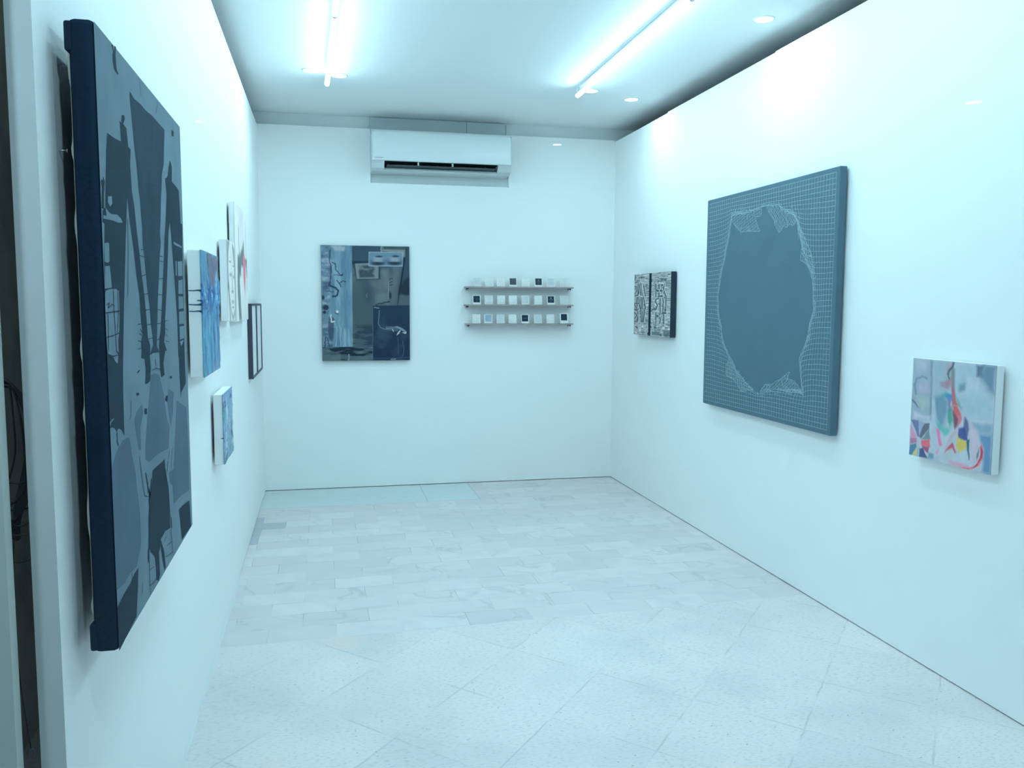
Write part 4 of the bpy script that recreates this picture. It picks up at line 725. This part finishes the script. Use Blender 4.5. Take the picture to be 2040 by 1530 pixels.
for i in range(3):
    for j in range(8):
        x = DATA['cards'][i][j]; kd = kinds[i][j]; zt = LZ[i][0]
        w, h = .062, .070
        if (i, j) == (2, 7): w, h = .067, .078
        loc = Vector((x, YB-.075, zt+.0004)); rz = math.radians(random.uniform(-3, 3))
        t = thing('photo_card', '%s, %s from left on %s ledge' % (LAB[kd], ORD[j], NM[i]), 'card', loc.to_tuple(), 'small cards on the picture ledges')
        T = Matrix.Translation(loc) @ Matrix.Rotation(rz, 4, 'Z') @ Matrix.Rotation(-tilt, 4, 'X')
        bm = mb(); box(bm, -w/2, w/2, 0, .0022, .0004, h); bm.transform(T); obj('mount', bm, M['mount'], t)
        p = print_tex(kd, i*8+j+3); o = p.build('print', (-.0255, -.0002, h-.004), (1, 0, 0), (0, -1, 0), M['matte'], t); o.data.transform(T)
        if kd == 'pale' or (i, j) in ((0, 3), (2, 1)):
            bm = mb(); v = [bm.verts.new(q) for q in ((-w/2-.002, -.0035, .0006), (w/2+.003, -.0035, .0006), (w/2+.003, -.003, h+.002), (-w/2-.002, -.003, h+.002))]
            bm.faces.new(v); bm.transform(T); obj('sleeve', bm, M['sleeve'], t)

# ------------------------------------------------------------------ right wall (faces look to -x; the viewer's left is farther)
# black and white lettered painting
X1, Y0, Y1, Z0, Z1 = 2.2489, 5.3083, 5.981, 1.1975, 1.6360
tp = canvas_right('canvas', 'black and white painting of dense torn lettering with a black centre stripe and black side', X1, Y0, Y1, Z0, Z1, .006, mat('black_edge', alb((22,46,66)), .8), .003)
p = Paint(Y1-Y0, Z1-Z0, 330, 330, C_(134,170,182), 61)
p.w = .27; rg = np.random.default_rng(7)
for k in range(900):
    u, v = rg.random(), rg.random(); w = .02+.09*rg.random(); h = .004+.010*rg.random()
    c = [C_(52,84,98), C_(90,128,142), C_(168,204,214), C_(180,214,224)][rg.choice([0,0,1,1,2,3])]
    if rg.random() < .2: w, h = h*.8, w*.5
    m = ((np.abs(p.U-u) < w/2) & (np.abs(p.V-v) < h/2)).astype(float); p.blend(m*.85, c)
for k in range(16):
    u, v = rg.random(), rg.choice([.06, .12, .86, .92, .97, .5]) ; p.blend(((np.abs(p.U-u) < .03) & (np.abs(p.V-v) < .02)).astype(float)*.9, [C_(58,92,106), C_(176,208,216)][rg.integers(2)])
def t2(X, Y):
    top = 180-(X-145)*.107; bot = 1395+(X-145)*.064; return ((X-145-(Y-180)*-.012)/735., (Y-top)/(bot-top))
TD, TL = C_(50,86,102), C_(172,208,218)
def TS(*pts, w=.028):
    q = [t2(*a) for a in pts]; p.stroke([(a+.012, b) for a, b in q], TL, w*1.3, .3, .8); p.stroke(q, TD, w, .3)
TS((228,370),(222,600)); TS((232,600),(262,375)); TS((285,360),(322,600)); TS((345,390),(385,605)); TS((150,610),(222,600)); TS((148,420),(200,430),(205,500),(160,560)); TS((285,430),(290,600))
TS((215,645),(200,750),(215,870)); TS((240,640),(272,885)); TS((292,640),(292,880)); TS((322,645),(318,880)); TS((345,640),(392,890)); TS((150,770),(255,762)); TS((148,885),(245,880)); TS((150,800),(205,860))
TS((222,905),(225,1140)); TS((292,900),(300,1140)); TS((335,910),(322,1140)); TS((370,890),(392,950)); TS((148,1140),(215,1138)); TS((150,900),(215,905)); TS((150,960),(205,1000),(150,1080)); TS((370,895),(345,1140))
TS((600,370),(598,625)); TS((662,365),(660,625)); TS((765,360),(750,430),(752,500),(800,620)); TS((600,500),(660,480)); TS((620,490),(640,500),w=.055); TS((690,490),(710,495),w=.055); TS((700,380),(730,380),w=.045); TS((690,605),(720,605),w=.045)
TS((655,655),(600,670),(592,720),(628,790),(600,880),(520,885),w=.032); TS((685,655),(685,910)); TS((735,650),(770,890)); TS((795,650),(790,905)); TS((740,760),(740,900))
TS((603,945),(603,1160)); TS((690,930),(668,1000),(690,1080),(680,1160)); TS((755,950),(757,1170)); TS((735,945),(790,945),w=.045); TS((620,1010),(640,1010),w=.055)
for yy in (400,440,475,510,560,600,700,760,830,960,1090,1120): TS((395,yy),(462,yy+4),w=.014)
for yy in (330,350,380,655,690,1165,1185,1240): TS((790,yy),(875,yy),w=.016)
p.poly([t2(*a) for a in ((690,240),(810,235),(800,300),(690,300))], C_(60,100,114), .004, .9); p.poly([t2(*a) for a in ((520,1330),(680,1330),(680,1400),(520,1400))], C_(66,100,116), .004, .8); p.poly([t2(*a) for a in ((750,1300),(870,1290),(870,1420),(750,1420))], C_(62,98,116), .004, .8)
p.poly([t2(*a) for a in ((148,190),(166,190),(166,300),(148,300))], C_(48,84,100), .003)
p.z[:] = .0006
p.poly([(.434,0),(.497,0),(.488,1),(.428,1)], C_(10,30,48), .003)
p.w = Y1-Y0
tp_face = p.build('painted_face', (X1, Y1, Z1), (0, -1, 0), (-1, 0, 0), M['matte'], tp)

# large grey-green net painting
X1, Y0, Y1, Z0, Z1 = DATA['net_dims']
ne = canvas_right('canvas', 'large grey green painting of a torn white net with a great hole in the middle', X1, Y0, Y1, Z0, Z1, .010, M['net'], .004)
W_, H_ = Y1-Y0, Z1-Z0; hole = DATA['net_hole']
def inside(pt, poly):
    x, y = pt; r = False
    for (x1, y1), (x2, y2) in zip(poly, poly[1:]+poly[:1]):
        if (y1 > y) != (y2 > y) and x < (x2-x1)*(y-y1)/(y2-y1)+x1: r = not r
    return r
cx = sum(a for a, b in hole)/len(hole); cy = sum(b for a, b in hole)/len(hole)
def radius(th):
    best = 0; dx, dy = math.cos(th), math.sin(th)
    for (x1, y1), (x2, y2) in zip(hole, hole[1:]+hole[:1]):
        ex, ey = x2-x1, y2-y1; den = dx*ey-dy*ex
        if abs(den) < 1e-9: continue
        t = ((x1-cx)*ey-(y1-cy)*ex)/den; s = ((x1-cx)*dy-(y1-cy)*dx)/den
        if t > 0 and -1e-6 <= s <= 1+1e-6: best = max(best, t)
    return best
RT = [radius(2*math.pi*k/360) for k in range(360)]
def Rth(th):
    k = (th/(2*math.pi)*360) % 360; i = int(k); f = k-i; return RT[i % 360]*(1-f)+RT[(i+1) % 360]*f
cell = .0247; nx, ny = int((W_-.034)/cell), int((H_-.03)/cell); rn = random.Random(5)
ox, oy = (W_-nx*cell)/2, (H_-ny*cell)/2
nodes = {}
def smoothn(i, j, s): return math.sin(i*.37+s)*math.cos(j*.31+s*1.7)+math.sin(i*.13-j*.21+s)
for i in range(nx+1):
    for j in range(ny+1):
        x, y = ox+i*cell, oy+j*cell
        edge = min(x, W_-x, y, H_-y); k = min(1, edge/.15)
        x += smoothn(i, j, 1)*.0022*k; y += smoothn(i, j, 4)*.0022*k
        dx, dy = x-cx, y-cy; r = math.hypot(dx, dy); th = math.atan2(dy, dx); R = Rth(th)
        # sideways the net is pushed together against the rim; above and below it sags
        side = abs(math.cos(th)); sf = min(1, max(0, (side-.3)/.4)); sf = sf*sf*(3-2*sf); r0 = R*(.93-.13*sf)
        if r < r0: nodes[i, j] = None; continue
        push = (R-r0)*math.exp(-(r-r0)/(.05+.035*sf))*k
        nr = r+push; nodes[i, j] = (cx+dx/r*nr, cy+dy/r*nr)
bm = mb(); LW_ = .0018
def stroke3(pts, w=LW_, dz=.0010):
    for q in ribbon2(pts, w):
        bm.faces.new([bm.verts.new((X1-dz, Y1-a, Z0+b)) for a, b in q])
for (i, j), a in nodes.items():
    if a is None: continue
    for di, dj in ((1, 0), (0, 1)):
        b_ = nodes.get((i+di, j+dj))
        if b_ is None: continue
        if math.hypot(a[0]-b_[0], a[1]-b_[1]) < .06: stroke3([a, b_], LW_*(.75+.5*rn.random()))
# crumpled torn rim
def along(poly, n):
    L = [math.hypot(b[0]-a[0], b[1]-a[1]) for a, b in zip(poly, poly[1:]+poly[:1])]; T = sum(L); out = []
    for k in range(n):
        d = T*k/n; i = 0
        while d > L[i]: d -= L[i]; i += 1
        a, b = poly[i], poly[(i+1) % len(poly)]; f = d/L[i]; out.append((a[0]+(b[0]-a[0])*f, a[1]+(b[1]-a[1])*f))
    return out
rimp = along(hole, 170)
for off in (0., .006, .013):
    pts = []
    for k, (a, b) in enumerate(rimp):
        th = math.atan2(b-cy, a-cx); o_ = off + .006*math.sin(k*.9+off*900)+.004*(rn.random()-.3); s = abs(math.cos(th))
        pts.append((a+math.cos(th)*o_, b+math.sin(th)*o_))
    for a, b_ in zip(pts, pts[1:]):
        if rn.random() < (.95 if abs(a[0]-cx) > .25 else .6): stroke3([a, b_], .0017, .0012)
for k in range(260):
    a, b = rimp[rn.randrange(170)]; th = math.atan2(b-cy, a-cx)
    if abs(math.cos(th)) < .35: continue
    o1 = rn.uniform(-.004, .03); a2, b2 = a+math.cos(th)*o1, b+math.sin(th)*o1; an = rn.choice([1.0, 2.1, 1.6, .5])+rn.uniform(-.3, .3); l = rn.uniform(.008, .024)
    stroke3([(a2, b2), (a2+l*math.cos(an), b2+l*math.sin(an))], .0016, .0014)
def clip_lines(poly, ang, gap, wav=0):
    ca, sa = math.cos(ang), math.sin(ang); R_ = [(x*ca+y*sa, -x*sa+y*ca) for x, y in poly]; v0, v1 = min(q[1] for q in R_), max(q[1] for q in R_); v = v0+gap*.5; out = []
    while v < v1:
        xs = []
        for (x1, y1), (x2, y2) in zip(R_, R_[1:]+R_[:1]):
            if (y1 > v) != (y2 > v): xs.append(x1+(v-y1)*(x2-x1)/(y2-y1))
        xs.sort()
        for a, b in zip(xs[::2], xs[1::2]):
            n = max(1, int((b-a)/.012)); seg = [(a+(b-a)*t/n, v+wav*math.sin((a+(b-a)*t/n)*60+v*200)) for t in range(n+1)]
            out.append([(p_*ca-q_*sa, p_*sa+q_*ca) for p_, q_ in seg])
        v += gap
    return out
angs = [(.3, 1.75, .016), (.75, 2.3, .014), (1.0, 2.2, .013), (.55, 1.9, .014), (-.75, .95, .014)]
for fl, (a1, a2, gp) in zip(DATA['net_flap'], angs):
    for q in clip_lines(fl, a1, gp, .002)+clip_lines(fl, a2, gp*.9, .002): stroke3(q, .0017, .0015)
    ring_ = along(fl, 46); ring_ = [(a+rn.uniform(-.004, .004), b+rn.uniform(-.004, .004)) for a, b in ring_]
    stroke3(ring_+ring_[:1], .0019, .0016)
    fx, fy = sum(a for a, b in fl)/len(fl), sum(b for a, b in fl)/len(fl)
    for _ in range(16):
        a, b = ring_[rn.randrange(46)]; q = [(a, b)]; an = math.atan2(fy-b, fx-a)+rn.uniform(-.8, .8)
        for _k in range(5): an += rn.uniform(-.7, .7); q.append((q[-1][0]+.008*math.cos(an), q[-1][1]+.008*math.sin(an)))
        stroke3(q, .0015, .0017)
for f in bm.faces:
    f.normal_update()
    if f.normal.x > 0: f.normal_flip()
me = bpy.data.meshes.new('net_drawing'); bm.to_mesh(me); bm.free(); me.materials.append(M['netline'])
o = bpy.data.objects.new('net_drawing', me); C.objects.link(o); adopt(o, ne); o['label'] = 'fine white net lines'

# colourful abstract
X1, Y0, Y1, Z0, Z1 = DATA['col_dims']
co = canvas_right('canvas', 'small colourful abstract painting with a wheel of wedges and a red hook, white side', X1, Y0, Y1, Z0, Z1, .010, M['cnv_white'], .003)
p = Paint(Y1-Y0, Z1-Z0, 330, 300, C_(150,188,208), 71)
nn = p.noise(8, 8, 5); p.blend(np.clip((nn-.5)*4, 0, 1)*.4, C_(120,165,190))
for c, s, pts in DATA['col']: g_ = (118, 176, 204); p.poly(pts, alb([q*.80+w_*.20 for q, w_ in zip(c, g_)], ref=(192, 236, 250)), .0022*s, .93, .03)
n5 = p.noise(26, 14, 4); p.c *= (1+.16*(n5[..., None]-.5)); p.z = .0006+.0006*n5
p.build('painted_face', (X1, Y1, Z1), (0, -1, 0), (-1, 0, 0), M['paint'], co)

# ------------------------------------------------------------------ behind the left wall: cables
t = thing('cable_bundle', 'loose bundle of black cables hanging in the dark gap left of the white wall', 'cables', (-.62, 1.95, 1.27))
rc = random.Random(9)
def cable(pts, r):
    P = [Vector(q) for q in pts]; out = []
    for i in range(len(P)-1):
        p0, p1, p2, p3 = P[max(i-1, 0)], P[i], P[i+1], P[min(i+2, len(P)-1)]
        for k in range(8):
            u = k/8; out.append(.5*((2*p1)+(-p0+p2)*u+(2*p0-5*p1+4*p2-p3)*u*u+(-p0+3*p1-3*p2+p3)*u**3))
    out.append(P[-1]); bm = mb(); tube(bm, [q.to_tuple() for q in out], r, 8); return bm
for k in range(7):
    e = k*.004
    obj('cable', cable([(-.95, 1.99+e, 1.285-e), (-.80, 1.97+e, 1.272-e), (-.70, 1.96+e, 1.268-e), (-.640, 1.95+e, 1.252-e*.6), (-.618+e*.3, 1.95, 1.205), (-.606-e*.2, 1.95, 1.14), (-.607-e*.8, 1.95+e, 1.07), (-.618-e, 1.95, 1.00-e), (-.645, 1.95+e, .96-e*2), (-.69, 1.96, .95)], .0032), M['cable'], t)
obj('cable', cable([(-.66, 1.95, 1.25), (-.633, 1.95, 1.235), (-.620, 1.95, 1.16), (-.617, 1.95, 1.08), (-.622, 1.95, 1.02), (-.66, 1.95, .985)], .0022), M['cable'], t)
obj('cable', cable([(-.64, 1.95, 1.25), (-.636, 1.95, 1.20), (-.636, 1.95, 1.10), (-.66, 1.95, 1.02)], .002), M['cable'], t)
for z in (1.045, 1.005, .985, .955, .93, .875):
    d = rc.uniform(.01, .025); obj('cable', cable([(-.69, 1.955, z), (-.645, 1.955, z-d*.4), (-.62, 1.955, z-d*.2), (-.59, 1.955, z+d), (-.55, 1.955, z+d*3)], .0017), M['cable'], t)
bm = mb(); tube(bm, [(-.6313+.005*math.cos(a)+.003*math.sin(a), 1.95, .440+.0125*math.sin(a)-.004*math.cos(a)) for a in [2*math.pi*k/24 for k in range(25)]], .0016, 8); o = obj('end_ring', bm, mat('grey_plastic', (.15,.17,.18), .6), t); o['label'] = 'small grey ring'
obj('cable', cable([(-.645, 1.955, .96), (-.655, 1.955, .80), (-.650, 1.955, .60), (-.634, 1.951, .4525)], .0014), M['cable'], t)
t = thing('screw', 'tiny dark screw in the grey column at the left edge', 'screw', (-.5155, 1.49, 1.2010))
bm = mb(); tube(bm, [(-.5155, 1.486, 1.201), (-.5155, 1.495, 1.201)], .0014, 10); obj('head', bm, M['dark'], t)

# ------------------------------------------------------------------ camera, world, colour
yaw, pitch, roll, f = DATA['cam']
cyw, syw, cp_, sp_ = math.cos(yaw), math.sin(yaw), math.cos(pitch), math.sin(pitch)
F = Vector((syw*cp_, cyw*cp_, sp_)); R = Vector((cyw, -syw, 0)); U = R.cross(F)
R2 = R*math.cos(roll)+U*math.sin(roll); U2 = -R*math.sin(roll)+U*math.cos(roll)
cam = bpy.data.cameras.new('camera'); cam.sensor_width = 36; cam.lens = f/2040*36; cam.clip_start = .01
co_ = bpy.data.objects.new('camera', cam); C.objects.link(co_)
co_.matrix_world = Matrix(((R2.x, U2.x, -F.x, 0), (R2.y, U2.y, -F.y, 0), (R2.z, U2.z, -F.z, 1.42), (0, 0, 0, 1)))
bpy.context.scene.camera = co_
w = bpy.data.worlds.new('world'); bpy.context.scene.world = w; w.use_nodes = True
bg = w.node_tree.nodes['Background']; bg.inputs['Color'].default_value = (.50, .80, .95, 1); bg.inputs['Strength'].default_value = .6
sc = bpy.context.scene
sc.view_settings.view_transform = 'Standard'; sc.view_settings.look = 'None'; sc.view_settings.gamma = 1; sc.view_settings.use_curve_mapping = False
sc.view_settings.exposure = 1.27
sc.cycles.use_denoising = True; sc.cycles.max_bounces = 7; sc.cycles.diffuse_bounces = 5; sc.cycles.glossy_bounces = 2; sc.cycles.transparent_max_bounces = 8
sc.cycles.use_adaptive_sampling = True; sc.cycles.adaptive_threshold = .055; sc.cycles.adaptive_min_samples = 24
sc.cycles.caustics_reflective = False; sc.cycles.caustics_refractive = False
sc.cycles.sample_clamp_indirect = 6
